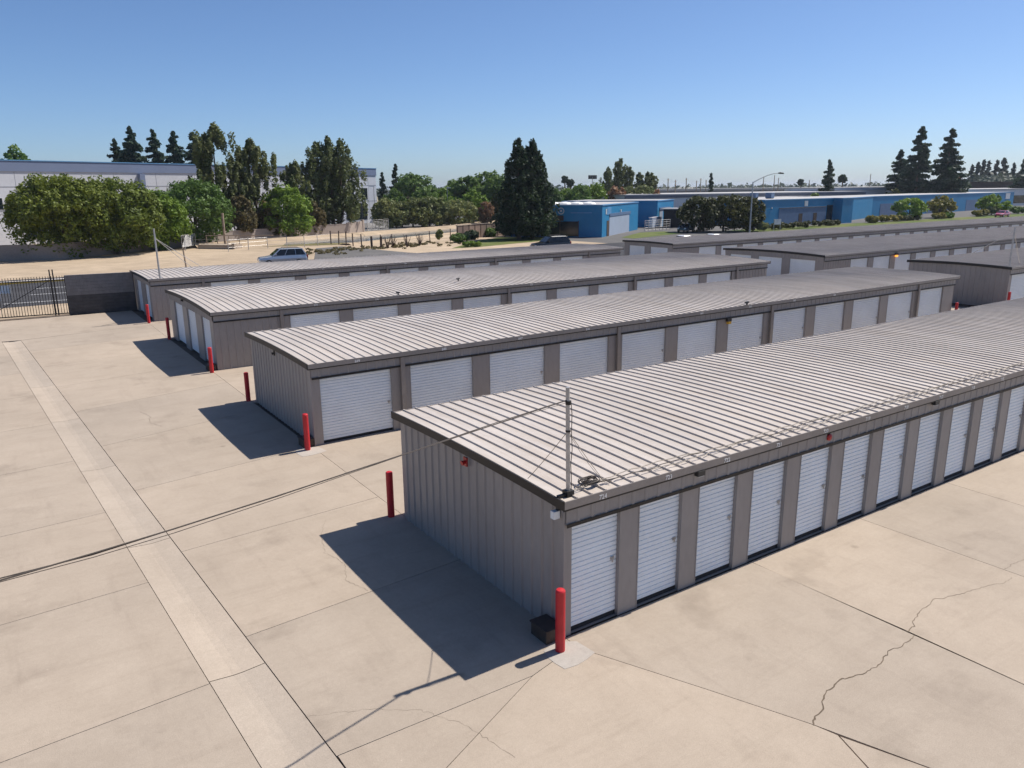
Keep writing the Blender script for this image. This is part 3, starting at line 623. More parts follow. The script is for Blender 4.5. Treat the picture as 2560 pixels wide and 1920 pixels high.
def tree(kind, x, y, h, r, material, label, idx=0):
    rng = np.random.default_rng(1000+idx); dist = math.hypot(x-CAMP[0], y-CAMP[1])
    px = 771.0/dist; size = max(0.14, 1.35/px); area = (2*r*px)*(h*px)
    total = float(np.clip(area*(4.2 if kind in ('redwood', 'dense', 'pine', 'bigpine') else 3.2), 700, 22000))
    names = {'broad': 'broadleaf_tree', 'pine': 'pine_tree', 'bigpine': 'pine_tree', 'redwood': 'conifer_tree', 'dense': 'conifer_tree', 'palm': 'palm_tree', 'shrub': 'shrub'}
    t = thing(names[kind], label, 'shrub' if kind == 'shrub' else 'tree', (x, y, -.08), 0)
    C_ = []; tr = MB()
    if kind in ('broad', 'shrub'):
        low = -0.04 if kind == 'shrub' else -0.03
        zc = h*(1+low)/2; rz = h*(1-low)/2; K = int(np.clip(60*(total/6000)**.5+24, 22, 130))
        for k in range(K):
            d = rng.normal(size=3); d /= np.linalg.norm(d)
            q = (0.38+0.57*rng.random()**.5); lr = r*(0.15+0.15*rng.random())
            wz = 1.0; fx_ = 1.0 if d[2] > 0 else 1.0+.22*abs(d[2])
            c = np.array([d[0]*q*r*.95*fx_, d[1]*q*r*.95*fx_, zc+d[2]*q*rz*wz*.9])
            C_.append([*c, lr, lr, lr*.82*min(1.3, rz/r), total/K*(lr/(.24*r))**2])
        for k in range(int(K*.5)):            # stray twigs that break the outline
            d = rng.normal(size=3); d /= np.linalg.norm(d); d[2] = abs(d[2])*.9-.1; lr = r*.10
            C_.append([d[0]*r*.97, d[1]*r*.97, zc+d[2]*rz*.97, lr, lr, lr*1.3, total*.006])
        tops = [(0, 0, zc*.9)]
        tr.tube([(0, 0, 0), (r*.02, 0, h*.25), (0, r*.02, h*.6)], [h*.024+.05, h*.018+.04, h*.006+.02], 7)
        for k in range(6):
            a = 2*math.pi*(k+rng.random())/6; tr.tube([(0, 0, h*(.18+.05*k*.5)), (math.cos(a)*r*.35, math.sin(a)*r*.35, h*.5), (math.cos(a)*r*.6, math.sin(a)*r*.6, h*.7)], [h*.012+.02, h*.008+.015, .015], 5, False)
    elif kind in ('pine', 'bigpine'):
        stems = [(0, 0, 1.0)] if kind == 'pine' else [(0, 0, 1.0), (-.38*r, .1*r, .93), (.35*r, -.1*r, .97), (.62*r, .2*r, .80), (-.65*r, 0, .76), (.1*r, .4*r, .9)]
        for sx, sy, sh in stems:
            H_ = h*sh; tr.tube([(sx*.3, sy*.3, 0), (sx*.8, sy*.8, H_*.4), (sx, sy, H_*.97)], [.16+h*.008, .12+h*.004, .02], 6)
            nb = int((58 if kind == 'pine' else 44)); rr_ = r if kind == 'pine' else r*.52
            for k in range(nb):
                u_ = (k+rng.random())/nb; z = H_*(0.10+0.88*u_); a = rng.random()*6.283
                env = rr_*(0.30+0.85*math.sin(math.pi*min(1, (1-u_)*.62+.10)))*(1.0 if u_ < .8 else (1-u_)/.2*.8+.22)
                ln = env*(0.55+0.6*rng.random()); ex, ey, ez = sx+math.cos(a)*ln, sy+math.sin(a)*ln, z+ln*.55
                tr.tube([(sx*(.5+.5*u_), sy*(.5+.5*u_), z), (ex, ey, ez)], [.035, .012], 4, False)
                for q in (0.55, 1.0):
                    cr_ = rr_*(.115+.10*rng.random())*(0.75 if u_ > .85 else 1)
                    C_.append([sx+(ex-sx)*q, sy+(ey-sy)*q, z+(ez-z)*q, cr_, cr_, cr_*2.5, total/(nb*2*len(stems))])
            C_.append([sx, sy, H_*.97, r*.06, r*.06, h*.035, total*.012])
    elif kind in ('redwood', 'dense'):
        tr.tube([(0, 0, 0), (0, 0, h*.5), (0, 0, h*.985)], [.14+h*.014, .08+h*.008, .02], 7)
        nb = int(np.clip(h*px*1.3, 34, 190)) if kind == 'redwood' else 260
        for k in range(nb):
            u_ = (k+rng.random())/nb; z = h*(0.07+0.92*u_); a = rng.random()*6.283
            env = r*((1-u_)**.72*1.0+.035) if kind == 'redwood' else r*min(1.0, (1-u_)**.72*1.18+.02)*(0.9 if u_ < .1 else 1)
            ln = env*(0.62+0.5*rng.random()); dr = -.12*ln if kind == 'redwood' else .02*ln
            tr.tube([(0, 0, z), (math.cos(a)*ln, math.sin(a)*ln, z+dr)], [.03+.002*h, .01], 3, False)
            for q in ((.3, .55, .8, 1.02) if kind == 'redwood' else (.35, .65, .92, 1.05)):
                cr_ = env*.17+.06*r*(1-u_)+.03*r; vz = .55 if kind == 'redwood' else .9
                C_.append([math.cos(a)*ln*q, math.sin(a)*ln*q, z+dr*q, cr_, cr_, cr_*vz, total*1.3/(nb*4)*(0.5+(1-u_))])
            if kind == 'dense':                # upturned sprigs beyond the branch tips keep the outline ragged
                C_.append([math.cos(a)*ln*1.14, math.sin(a)*ln*1.14, z+.06*h*rng.random(), r*.05, r*.05, r*.10, total*.0009])
        C_.append([0, 0, h*.985, r*.04, r*.04, h*.02, total*.004])
    elif kind == 'palm':
        tr.tube([(0, 0, 0), (.1, 0, h*.5), (0, 0, h-r)], [.35, .28, .25], 7)
        for k in range(26):
            a = rng.random()*6.283; e = rng.random()*2.2-.9
            for q in (.3, .6, .9): C_.append([math.cos(a)*r*q*math.cos(e), math.sin(a)*r*q*math.cos(e), h-r+r*q*math.sin(e), r*.16, r*.16, r*.12, 12])
    crown = obj('foliage' if kind == 'shrub' else 'crown', leaf_mesh(C_, size, rng, material), t)
    tr.build('stem' if kind == 'shrub' else 'trunk', 'bark', t)
    return t
TREES=[
('broad',1.03,97.46,10.01,6.00,'leaf_olive','largest broad olive green tree behind the far left wall'),
('broad',6.37,98.60,9.68,5.64,'leaf_olive','broad olive green tree overlapping the right side of the largest left tree'),
('broad',11.33,102.38,8.17,4.35,'leaf_lime','low bushy green tree overhanging the shaded wall near the thin roof mast'),
('broad',17.51,106.88,9.34,5.15,'leaf_green','deep green rounded tree between the broad left trees and the tall pine'),
('pine',22.85,114.24,16.41,2.91,'leaf_pine','tallest pine in front of the white office building'),
('pine',26.40,115.63,11.48,1.90,'leaf_pine','short pine stem just right of the tallest pine at the white building'),
('pine',29.28,117.14,14.49,3.01,'leaf_pine','sparse pine with thin bare top before the middle of the white building'),
('pine',36.60,119.51,11.62,2.08,'leaf_pine','small pine behind the bright lime green tree'),
('broad',33.18,114.78,8.55,4.02,'leaf_lime','bright lime green rounded tree against the white building'),
('bigpine',44.08,122.72,15.99,5.25,'leaf_pine','very wide dense pine with many tops left of the white building corner'),
('shrub',25.53,112.40,7.11,2.22,'leaf_brown','brownish weedy bush at the foot of the tallest pine'),
('shrub',30.26,114.53,5.96,1.75,'leaf_brown','brownish bush under the sparse pine'),
('shrub',38.96,118.68,5.79,1.98,'leaf_brown','brownish bush between lime tree and very wide pine'),
('redwood',20.81,195.10,19.03,4.50,'leaf_fir','leftmost shorter dark fir showing above the white building roof'),
('redwood',23.39,189.09,21.53,5.47,'leaf_fir','tallest dark fir showing above the white building roof'),
('redwood',28.24,190.54,21.08,4.61,'leaf_fir','dark fir second right of the gap above the white roof, slender'),
('redwood',33.09,191.90,21.04,4.66,'leaf_fir','dark fir fourth from left above the white building roof'),
('redwood',37.66,193.21,20.98,5.46,'leaf_fir','dark fir directly left of the tallest pine, above the white roof'),
('broad',-0.56,157.85,16.27,3.47,'leaf_green','round green treetop above the white roof near the left edge'),
('broad',-4.23,157.96,15.92,2.08,'leaf_green','green treetop cut by the left picture edge'),
('redwood',92.05,196.62,14.24,2.40,'leaf_fir','dark pointed conifer just right of the white building corner, the taller one'),
('redwood',88.59,198.26,11.98,1.76,'leaf_fir','small dark pointed conifer hard against the white building corner'),
('broad',91.36,184.52,12.12,5.75,'leaf_green','tall round green tree behind the row of olive trees'),
('broad',90.23,172.54,8.77,4.02,'leaf_green','rounded green tree behind the third olive tree of the row'),
('broad',59.71,134.22,5.80,3.20,'leaf_sage','first sage green olive tree of the row, nearest the white building'),
('broad',62.81,133.98,5.45,2.55,'leaf_sage','second sage green olive tree of the row'),
('broad',65.22,134.02,6.19,3.02,'leaf_sage','third sage green olive tree of the row'),
('broad',68.73,133.46,6.30,3.04,'leaf_sage','fourth sage green olive tree of the row'),
('broad',71.40,133.28,5.79,2.38,'leaf_sage','fifth sage green olive tree of the row, narrow'),
('broad',75.01,132.51,5.42,4.34,'leaf_sage','sixth and widest sage green olive tree of the row'),
('broad',91.58,162.86,9.83,3.46,'leaf_green','green tree behind the fifth olive tree'),
('broad',90.91,155.50,10.83,4.01,'leaf_green','green tree left of the hilltop of trees by the dark conifers'),
('broad',83.99,141.45,7.30,3.44,'leaf_lime','lighter green tree above the widest olive tree'),
('broad',97.74,156.54,12.38,4.51,'leaf_green','highest green treetop left of the two big dark conifers'),
('broad',93.37,144.77,10.81,4.36,'leaf_green','green tree touching the left flank of the big dark conifers'),
('shrub',79.36,128.58,5.06,1.69,'leaf_dead','bare greyish bush left of the big dark conifers'),
('dense',59.41,87.67,13.91,3.36,'leaf_redwood','big dark conifer left of the pair beside the blue building'),
('dense',61.71,87.42,13.78,3.33,'leaf_redwood','big dark conifer right of the pair beside the blue building'),
('broad',105.71,140.18,7.66,2.35,'leaf_green','green tree behind the white domed roof, next to the dark conifers'),
('broad',113.36,145.56,7.83,2.91,'leaf_lime','light green tree below the two palms'),
('broad',112.96,140.19,8.35,3.94,'leaf_green','wide green tree behind the blue building roof, right of the palms'),
('broad',124.20,148.27,8.97,3.75,'leaf_lime','tall light green tree below the floodlight mast'),
('broad',103.59,127.69,6.22,2.61,'leaf_green','dark low tree just behind the blue building roof domes'),
('palm',171.93,221.48,11.40,1.36,'leaf_fir','taller of the two small palms left of the floodlight mast'),
('palm',173.55,220.21,10.11,1.36,'leaf_fir','shorter of the two small palms left of the floodlight mast'),
('pine',142.33,163.59,12.50,1.87,'leaf_pine','leftmost pine of the clump behind the second blue building'),
('pine',147.20,163.76,14.85,2.15,'leaf_pine','tallest pine of the clump behind the second blue building'),
('pine',149.91,162.82,12.85,1.65,'leaf_pine','pine directly right of the tallest one in the clump'),
('pine',152.78,161.68,11.28,1.40,'leaf_pine','fourth pine of the clump behind the second blue building'),
('pine',155.22,160.91,11.50,1.28,'leaf_pine','slim fifth pine of the clump behind the second blue building'),
('pine',157.00,160.75,11.05,1.67,'leaf_pine','rightmost pine of the clump behind the second blue building'),
('broad',139.62,151.07,8.12,2.98,'leaf_sage','grey green tree in front of the pine clump'),
('broad',143.13,149.33,8.50,3.74,'leaf_sage','broad grey green tree at the right of the pine clump'),
('broad',130.40,145.87,8.22,2.96,'leaf_dead','reddish brown dying tree in front of the pine clump'),
('broad',140.92,142.17,7.42,1.09,'leaf_dead','small reddish brown tree at the right end of the pine clump'),
('redwood',191.78,169.64,11.28,1.31,'leaf_fir','thin dark cypress standing alone above the dark tree'),
('broad',92.93,82.78,6.02,3.76,'leaf_dark','left dark leafy tree beside the street light, in front of the car park'),
('broad',96.35,80.62,6.36,3.96,'leaf_dark','middle dark leafy tree left of the street light'),
('broad',100.55,79.10,5.99,2.98,'leaf_dark','right dark leafy tree behind the street light pole'),
('redwood',209.06,138.64,14.59,3.30,'leaf_fir','lone dark conifer behind the third blue building'),
('palm',271.88,175.10,10.93,1.56,'leaf_fir','palm right of the lone dark conifer'),
('palm',290.32,207.19,9.66,1.15,'leaf_fir','tiny palm above the long pale warehouse'),
('broad',179.73,122.23,5.56,1.70,'leaf_lime','small bright tree on the left of the lone dark conifer'),
('redwood',233.86,130.65,17.61,4.69,'leaf_fir','shortest of the three tall redwoods at the right'),
('redwood',226.68,120.71,23.77,5.81,'leaf_fir','tallest and middle of the three tall redwoods at the right'),
('redwood',235.29,116.48,23.10,6.51,'leaf_fir','open branched rightmost of the three tall redwoods'),
('broad',209.34,117.37,6.34,2.15,'leaf_dark','round dark tree below the shortest redwood'),
('broad',159.10,83.95,4.75,3.37,'leaf_lime','green bushy tree before the blue wall, left of the golden tree'),
('broad',172.78,84.42,4.91,3.01,'leaf_gold','golden green tree before the blue wall'),
('broad',196.39,84.36,4.88,3.58,'leaf_lime','umbrella shaped tree at the right end of the blue wall'),
('redwood',413.45,196.48,16.31,2.62,'leaf_far','first distant conifer from the left on the right skyline'),
('redwood',412.52,193.28,17.38,3.27,'leaf_far','second distant conifer on the right skyline'),
('redwood',420.56,194.59,18.68,3.32,'leaf_far','third distant conifer on the right skyline'),
('redwood',426.59,194.88,18.36,3.02,'leaf_far','fourth distant conifer on the right skyline'),
('redwood',422.09,188.70,18.31,3.64,'leaf_far','fifth distant conifer on the right skyline'),
('redwood',419.18,184.32,19.10,4.92,'leaf_far','highest distant conifer on the right skyline'),
('redwood',431.19,184.79,16.91,2.69,'leaf_far','narrow distant conifer right of the highest on the skyline'),
('redwood',412.39,172.14,18.05,3.84,'leaf_far','distant conifer close to the right picture edge'),
('redwood',300.70,121.39,18.40,6.09,'leaf_fir','dark conifer cut by the right picture edge'),
('broad',409.97,190.89,11.69,6.87,'leaf_far','left distant rounded tree below the skyline conifers'),
('broad',416.66,184.49,12.35,7.98,'leaf_far','middle distant rounded tree below the skyline conifers'),
('broad',413.97,174.08,12.51,7.87,'leaf_far','right distant rounded tree below the skyline conifers'),
('broad',321.56,155.92,11.40,1.47,'leaf_dead','small russet tree between redwoods and distant conifers'),
('broad',73.55,159.74,7.83,3.13,'leaf_green','green treetop filling the gap behind the first olive trees'),
('broad',78.75,154.65,7.94,3.35,'leaf_green','green treetop behind the fourth olive tree, below the tall round tree'),
('broad',83.74,154.49,8.27,3.13,'leaf_lime','light green treetop behind the narrow fifth olive tree'),
('broad',91.69,149.81,8.73,3.91,'leaf_green','dark green tree filling the band left of the bare bush'),
('broad',85.07,130.21,7.41,3.26,'leaf_dark','dark low tree pressed against the left of the big conifers'),
('shrub',60.78,132.48,3.81,1.63,'leaf_sage','low sage bush under the first olive trees'),
('shrub',66.27,132.23,3.53,1.82,'leaf_sage','low sage bush under the third olive tree'),
('shrub',69.33,131.87,3.47,1.50,'leaf_sage','low sage bush between the fourth and fifth olive trees'),
('shrub',72.27,131.51,3.57,1.51,'leaf_sage','low sage bush left of the widest olive tree'),
]

for i_, (k_, x_, y_, h_, r_, m_, l_) in enumerate(TREES): tree(k_, x_, y_, h_+.08, r_, m_, l_, i_)

def bush(x, y, h, rx, ry, material, label, rz=0, box=False, name='shrub', cat='shrub', idx=0):
    """clipped hedge or rounded bush: one mesh of leaf faces over a dense core"""
    rng = np.random.default_rng(5000+idx); C_ = []; dist = math.hypot(x-CAMP[0], y-CAMP[1]); size = max(.07, .9/(771/dist))
    n = 26 if not box else max(12, int(rx/h*9))
    for k in range(n):
        if box: p = [(rng.random()*2-1)*(rx-.25*h), (rng.random()*2-1)*max(.02, ry-.3*h), h*(.3+.45*rng.random())]; lr = h*.30
        else:
            d = rng.normal(size=3); d /= np.linalg.norm(d); p = [d[0]*rx*.6, d[1]*ry*.6, h*.5+d[2]*h*.28]; lr = min(rx, h)*.36
        C_.append([*p, lr, lr, lr*.8, float(np.clip(2600*rx*h/(dist/100)**2, 500, 3500))/n])
    o = obj(name, leaf_mesh(C_, size, rng, material, .5)); o.location = (x, y, -.06); o.rotation_euler = (0, 0, rz); return tag(o, label, cat)
bush(49.06, 88.08, 1.25, 1.35, 1.2, 'leaf_green', 'rounded green bush at the left end of the lawn', idx=1)
bush(51.48, 89.84, .9, .6, .6, 'leaf_green', 'small rounded bush between the green bush and the dark bush', idx=2)
bush(53.71, 91.98, 1.4, 1.3, 1.2, 'leaf_redwood', 'rounded very dark bush before the brown fence wall', idx=3)
bush(59.41, 95.79, 1.4, 1.2, 1.2, 'leaf_green', 'rounded bush at the right of the brown fence wall', idx=4)
bush(46.2, 79.6, .7, 2.0, 1.4, 'leaf_lime', 'low bright green ground shrub at the lawn edge above the roof', idx=5)
bush(47.54, 90.75, 2.1, .6, .6, 'leaf_sage', 'narrow creeper covered post left of the brown fence wall', idx=6)
bush(62.2, 94.6, 2.0, 1.2, .8, 'leaf_brown', 'dry brown creeper at the right end of the brown fence wall', idx=7)
bush(111.54, 78.6, 1.3, 6.0, 1.0, 'leaf_dark', 'long clipped dark hedge before the third blue building, left one', box=True, name='hedge', cat='hedge', idx=8)
bush(124.3, 80.4, 1.15, 4.6, 1.0, 'leaf_dark', 'long clipped dark hedge before the third blue building, right one', box=True, name='hedge', cat='hedge', idx=9)
bush(102.5, 77.5, 1.6, 1.2, 1.2, 'leaf_sage', 'rounded pale bush left of the third blue building corner', idx=10)
for q, (bx, by, bh, bw_, mm, ll) in enumerate(((140.5, 81.0, 1.6, 1.6, 'leaf_gold', 'rounded yellow green bush by the blue wall recess'), (147.5, 81.5, 1.5, 3.6, 'leaf_gold', 'long yellow green hedge right of the blue wall recess'),
        (155.5, 82, 1.1, 4.5, 'leaf_dark', 'low dark hedge left of the green bushy tree'), (166.5, 81.6, 1.5, 2.6, 'leaf_gold', 'low yellow hedge just right of the green bushy tree'), (171.5, 82, 1.3, 2.0, 'leaf_lime', 'low green hedge below the golden tree'),
        (186, 82, 1.6, 3.6, 'leaf_gold', 'low yellow green hedge right of the golden tree'), (194, 83, 2.4, 2.6, 'leaf_sage', 'rounded grey green bush left of the umbrella shaped tree'), (209, 84, 1.8, 3.2, 'leaf_green', 'low green hedge right of the umbrella shaped tree'),
        (224, 86, 2.2, 5.0, 'leaf_green', 'long green hedge at the right end of the blue wall'))):
    bush(bx, by, bh, bw_, 1.2, mm, ll, box=bw_ > 2.2, name='hedge' if bw_ > 2.2 else 'shrub', cat='hedge' if bw_ > 2.2 else 'shrub', idx=20+q)
# ground weeds and the far belt of trees: nobody could count them
rng = np.random.default_rng(77); C_ = []
for k in range(150):
    t = rng.random(); C_.append([24+22*t+rng.normal()*1.6, 84+4*t+rng.normal()*2.2, 0.02, .30, .30, .14, 26])
o = obj('dry_weeds', leaf_mesh(C_, .12, rng, 'leaf_brown')); tag(o, 'dry brown weeds along the canal fence', None, None, 'stuff')
C_ = []
for k in range(620):
    a = R(2)+R(84)*rng.random(); d = 620+500*rng.random(); hh = 5+5*rng.random(); C_.append([CAMP[0]+math.cos(a)*d, CAMP[1]+math.sin(a)*d, hh*.42, 8+6*rng.random(), 8, hh*.6, 26])
o = obj('far_treeline', leaf_mesh(C_, 2.0, rng, 'leaf_far')); tag(o, 'low distant line of trees along the horizon', None, None, 'stuff')
C_ = []
for k in range(160):
    t = rng.random(); d = 380+110*rng.random(); a = R(56.1)-math.atan((2400+t*230-1280)/1927); hh = 6+7*rng.random()
    C_.append([CAMP[0]+math.cos(a)*d, CAMP[1]+math.sin(a)*d, hh*.45, 5, 5, hh*.55, 40])
o = obj('distant_wood', leaf_mesh(C_, 1.0, rng, 'leaf_far')); tag(o, 'hazy distant wood under the skyline conifers on the right', None, None, 'stuff')

# ================================================================ buildings beyond the yard
mat('tilt_wall', (0.53, 0.545, 0.58), 0.8, 0, 0.05, 0.15, 2, 0.04); mat('band_blue', (0.16, 0.20, 0.30), 0.6, 0, 0.06, 0.2)
mat('panel_joint', (0.30, 0.31, 0.34), 0.8); mat('far_roof', (0.40, 0.39, 0.38), 0.8)
mat('blue_paint', (0.010, 0.19, 0.385), 0.55, 0, 0.08, 0.3, 3, 0.04); mat('blue_coping', (0.10, 0.26, 0.46), 0.6)
mat('white_dome', (0.82, 0.82, 0.80), 0.6); mat('shutter_grey', (0.36, 0.42, 0.52), 0.55, 0, 0.05, 0.5); mat('infill_blue', (0.10, 0.16, 0.27), 0.6)
mt, nt, b = nodes_of('window_glass'); b.inputs['Base Color'].default_value = (0.012, 0.018, 0.022, 1); b.inputs['Roughness'].default_value = 0.08
mat('frame_pale', (0.6, 0.6, 0.6), 0.5); mat('pale_wall', (0.60, 0.60, 0.60), 0.8, 0, 0.06, 0.2); mat('slate_wall', (0.12, 0.13, 0.16), 0.8); mat('brown_board', (0.25, 0.185, 0.155), 0.85, 0, 0.2, 1.0, rnd=.12)
mat('masonry_tan', (0.33, 0.275, 0.235), 0.9, 0, 0.12, 0.4, 6, 0.08, bump=0.3)
mat('wood_grey', (0.30, 0.23, 0.17), 0.9, 0, 0.25, 3); mat('wood_dark', (0.07, 0.045, 0.035), 0.9, 0, 0.25, 3)
def frame2(p, q):
    """matrix whose x runs from p to q on the ground and whose -y faces the viewer's side"""
    return math.atan2(q[1]-p[1], q[0]-p[0]), math.hypot(q[0]-p[0], q[1]-p[1])
# --- white two storey office building on the left
p, q = (-22.0, 119.1), (69.5, 160.4); rz, Ln = frame2(p, q)
wb = thing('office_building', 'long white two storey building with a slate blue roof band behind the left trees', 'building', (p[0], p[1], -.1), rz)
MB().box(0, Ln, 0, 38, 0, 10.55).build('wall', 'tilt_wall', wb)
MB().box(-.12, Ln+.12, -.12, 38.1, 10.55, 12.05).build('roof_band', 'band_blue', wb)
MB().box(-.2, Ln+.2, -.2, 38.2, 12.05, 12.18).build('coping', 'blue_coping', wb)
for z in (4.9, 8.35): MB().box(0, Ln, -.03, 0, z, z+.09).build('reveal', 'panel_joint', wb)
x = 6.5
while x < Ln-2: MB().box(x, x+.05, -.02, 0, 0, 10.5).build('panel_seam', 'panel_joint', wb); x += 7.6
def window(par, x, z, w, h, y=0.0, mull=0):
    f_ = MB().box(x-.06, x+w+.06, y-.05, y-.001, z-.06, z+h+.06).build('window', 'frame_pale', par)
    n = mull+1
    for k in range(n): MB().box(x+w*k/n+.03, x+w*(k+1)/n-.03, y-.07, y-.051, z, z+h).build('pane', 'window_glass', f_)
    return f_
for x in (Ln-9.6, Ln-5.2): window(wb, x, 5.3, 2.1, 2.5)
window(wb, Ln-10.3, .9, 6.8, 3.6, mull=3)
window(wb, Ln-10.3, 2.7, 6.8, .1)
window(wb, 13.5, 5.2, 6.0, 1.6, mull=3); window(wb, 22.0, .8, 5.0, 3.0, mull=2)
for x in (Ln*.41, Ln*.78): MB().box(x, x+.9, -.7, -.02, 4.6, 10.4).build('downpipe', 'band_blue', wb)
# --- boundary wall in front of it
fw_ = thing('boundary_wall', 'long low tan masonry wall below the left trees', 'wall', (0, 0, 0))
pts = [(-24, 90.5), (-6.1, 96.7), (-.44, 94.6), (6.6, 99.6), (11.6, 103.9), (15.0, 105.6), (28.4, 112.5), (37.1, 116.6), (45.3, 119.7)]
for a, c in zip(pts[:-1], pts[1:]):
    rz, ln = frame2(a, c); w = MB().box(0, ln, 0, .2, 0, 1.72).build('wall', 'masonry_tan', fw_, (a[0], a[1], -.1)); w.rotation_euler = (0, 0, rz)
    cpg = MB().box(-.02, ln+.02, -.04, .24, 1.72, 1.80).build('coping', 'masonry_tan', w)
fw2 = thing('boundary_wall', 'short sunlit end of the tan masonry wall near the white building corner', 'wall', (45.3, 119.7, -.1), frame2((45.3, 119.7), (50.5, 124.6))[0])
MB().box(0, 7.1, 0, .2, 0, 1.95).build('wall', 'masonry_tan', fw2); MB().box(6.6, 7.2, -.1, .35, 0, 2.15).build('pillar', 'masonry_tan', fw2)
# --- blue buildings
def blue_box(label, pts_front, depth_vec, h, name='workshop', close=False):
    """pts_front: ground outline points seen from the yard, then extruded backwards by depth_vec"""
    t = thing(name, label, 'building', (pts_front[0][0], pts_front[0][1], -.08)); o_ = pts_front[0]
    out = [(x-o_[0], y-o_[1]) for x, y in pts_front]; out += [(out[-1][0]+depth_vec[0], out[-1][1]+depth_vec[1])] + ([] if close else [(out[0][0]+depth_vec[0], out[0][1]+depth_vec[1])])
    MB().prism(out, 0, h).build('wall', 'blue_paint', t)
    a = sum(out[k][0]*out[(k+1) % len(out)][1]-out[(k+1) % len(out)][0]*out[k][1] for k in range(len(out)))
    oo = inset(out if a > 0 else out[::-1], -.10); MB().prism(oo, h, h+.14).build('coping', 'blue_coping', t)
    MB().prism(inset(out if a > 0 else out[::-1], .5), h+.14, h+.17).build('roof', 'far_roof', t)
    return t
def on_face(t, a, b_, name, s0, s1, z0, z1, material, d=.05, parent=None):
    """flat piece on the face a-b (given relative to the thing), proud by d"""
    rz, ln = frame2(a, b_); o = MB().box(s0, s1, -d, .02, z0, z1).build(name, material, parent or t); 
    if parent is None: o.location = (a[0], a[1], 0); o.rotation_euler = (0, 0, rz)
    return o
lw, lc, lr_ = (62.0, 94.0), (71.58, 82.91), (90.86, 95.62)
b1 = blue_box('blue workshop with white roof domes and a round logo, beside the big dark conifers', [lw, lc, lr_], (lw[0]-lc[0], lw[1]-lc[1]), 4.75, close=True)
rel = lambda p_: (p_[0]-lw[0], p_[1]-lw[1])
fa = (rel(lw), rel(lc)); fb = (rel(lc), rel(lr_)); la = math.hypot(lc[0]-lw[0], lc[1]-lw[1])
on_face(b1, *fa, 'shutter', .4, la-8.2, 0, 3.2, 'infill_blue')
on_face(b1, *fa, 'shop_window', la-9.6, la-3.6, 0.1, 2.4, 'window_glass', .06)
for s in (la-9.6, la-6.6, la-3.7): on_face(b1, *fa, 'window_post', s, s+.1, 0, 2.5, 'wood_dark', .1)
on_face(b1, *fa, 'window_head', la-7.6, la-6.0, 2.5, 3.3, 'wood_dark', .08)
on_face(b1, *fa, 'letter_strip', la-4.9, la-1.6, 3.62, 3.80, 'blue_coping', .03)
mb = MB(); n = 20
for j in range(n):
    a0, a1 = 2*math.pi*j/n, 2*math.pi*(j+1)/n; mb.quad(*[(math.cos(a)*r__, 0, math.sin(a)*r__) for a, r__ in ((a0, .38), (a1, .38), (a1, .52), (a0, .52))])
mb.box(-.16, .16, -.005, 0, -.16, .16)
rz_, _ = frame2(*fa); ux, uy = math.cos(rz_), math.sin(rz_)
lg = mb.build('round_logo', 'frame_pale', b1, (fa[0][0]+ux*(la-6.4)+uy*.06, fa[0][1]+uy*(la-6.4)-ux*.06, 3.98)); lg.rotation_euler = (0, 0, rz_)
on_face(b1, *fb, 'wall_sign', 2.6, 5.0, 3.3, 4.4, 'blue_coping', .05); on_face(b1, *fb, 'wall_sign', 1.9, 2.4, 3.4, 4.2, 'frame_pale', .06)
on_face(b1, *fb, 'door_surround', 4.0, 16.6, 0, 3.35, 'shutter_grey', .05); on_face(b1, *fb, 'loading_lintel', 4.0, 17.2, 3.0, 3.45, 'infill_blue', .12)
on_face(b1, *fb, 'doorway', 2.6, 3.8, 0, 2.4, 'wood_dark', .06); on_face(b1, *fb, 'wall_lamp', 10.5, 10.9, 3.5, 3.9, 'frame_pale', .15)
for k in range(7):                                     # white dome skylights
    mb = MB(); s = k*1.55; m_, n_ = 5, 10
    for i in range(m_):
        for j in range(n_):
            f0, f1 = math.pi/2*i/m_, math.pi/2*(i+1)/m_; g0, g1 = 2*math.pi*j/n_, 2*math.pi*(j+1)/n_
            mb.quad(*[(math.cos(g_)*math.cos(f_)*1.05, math.sin(g_)*math.cos(f_)*1.05, math.sin(f_)*.42) for f_, g_ in ((f0, g0), (f0, g1), (f1, g1), (f1, g0))])
    d_ = mb.build('roof_dome', 'white_dome', b1, (fa[0][0]+ux*s*1.25+2.6, fa[0][1]+uy*s*1.25+1.6, 4.9), True)
c2, r2, l2 = (99.03, 99.09), (110.5, 106.2), (87.0, 112.9)
b2 = blue_box('second blue workshop with a dark covered bay, behind the first one', [l2, c2, r2], (l2[0]-c2[0], l2[1]-c2[1]), 4.8, close=True)
rel2 = lambda p_: (p_[0]-l2[0], p_[1]-l2[1]); f2 = (rel2(c2), rel2(r2))
on_face(b2, *f2, 'roller_shutter', 1.6, 4.2, 0, 3.1, 'shutter_grey', .05); on_face(b2, *f2, 'loading_lintel', 1.5, 10.2, 3.1, 3.6, 'infill_blue', .14)
cp = thing('carport', 'dark open sided carport before the second blue workshop', 'carport', (101.0, 94.5, -.08), frame2(c2, r2)[0])
MB().box(0, 5.2, 0, 4.2, 3.3, 3.5).build('roof', 'far_roof', cp); MB().box(.3, 5.0, 3.3, 3.6, 0, 3.3).build('back_panel', 'rubber', cp); MB().box(.2, .45, .3, 3.6, 0, 3.3).build('side_panel', 'rubber', cp)
for x, y in ((4.9, .2),): MB().box(x, x+.12, y, y+.12, 0, 3.3).build('post', 'wood_dark', cp)
eb = thing('electrical_cabinet', 'pale grey cabinet between the two blue workshops', 'cabinet', (95.3, 96.6, -.08), .5)
MB().box(0, 5.0, 0, .6, .1, 1.9).build('panel', 'shutter_grey', eb); MB().box(-.05, 5.05, -.05, .65, 1.9, 1.98).build('top', 'frame_pale', eb)
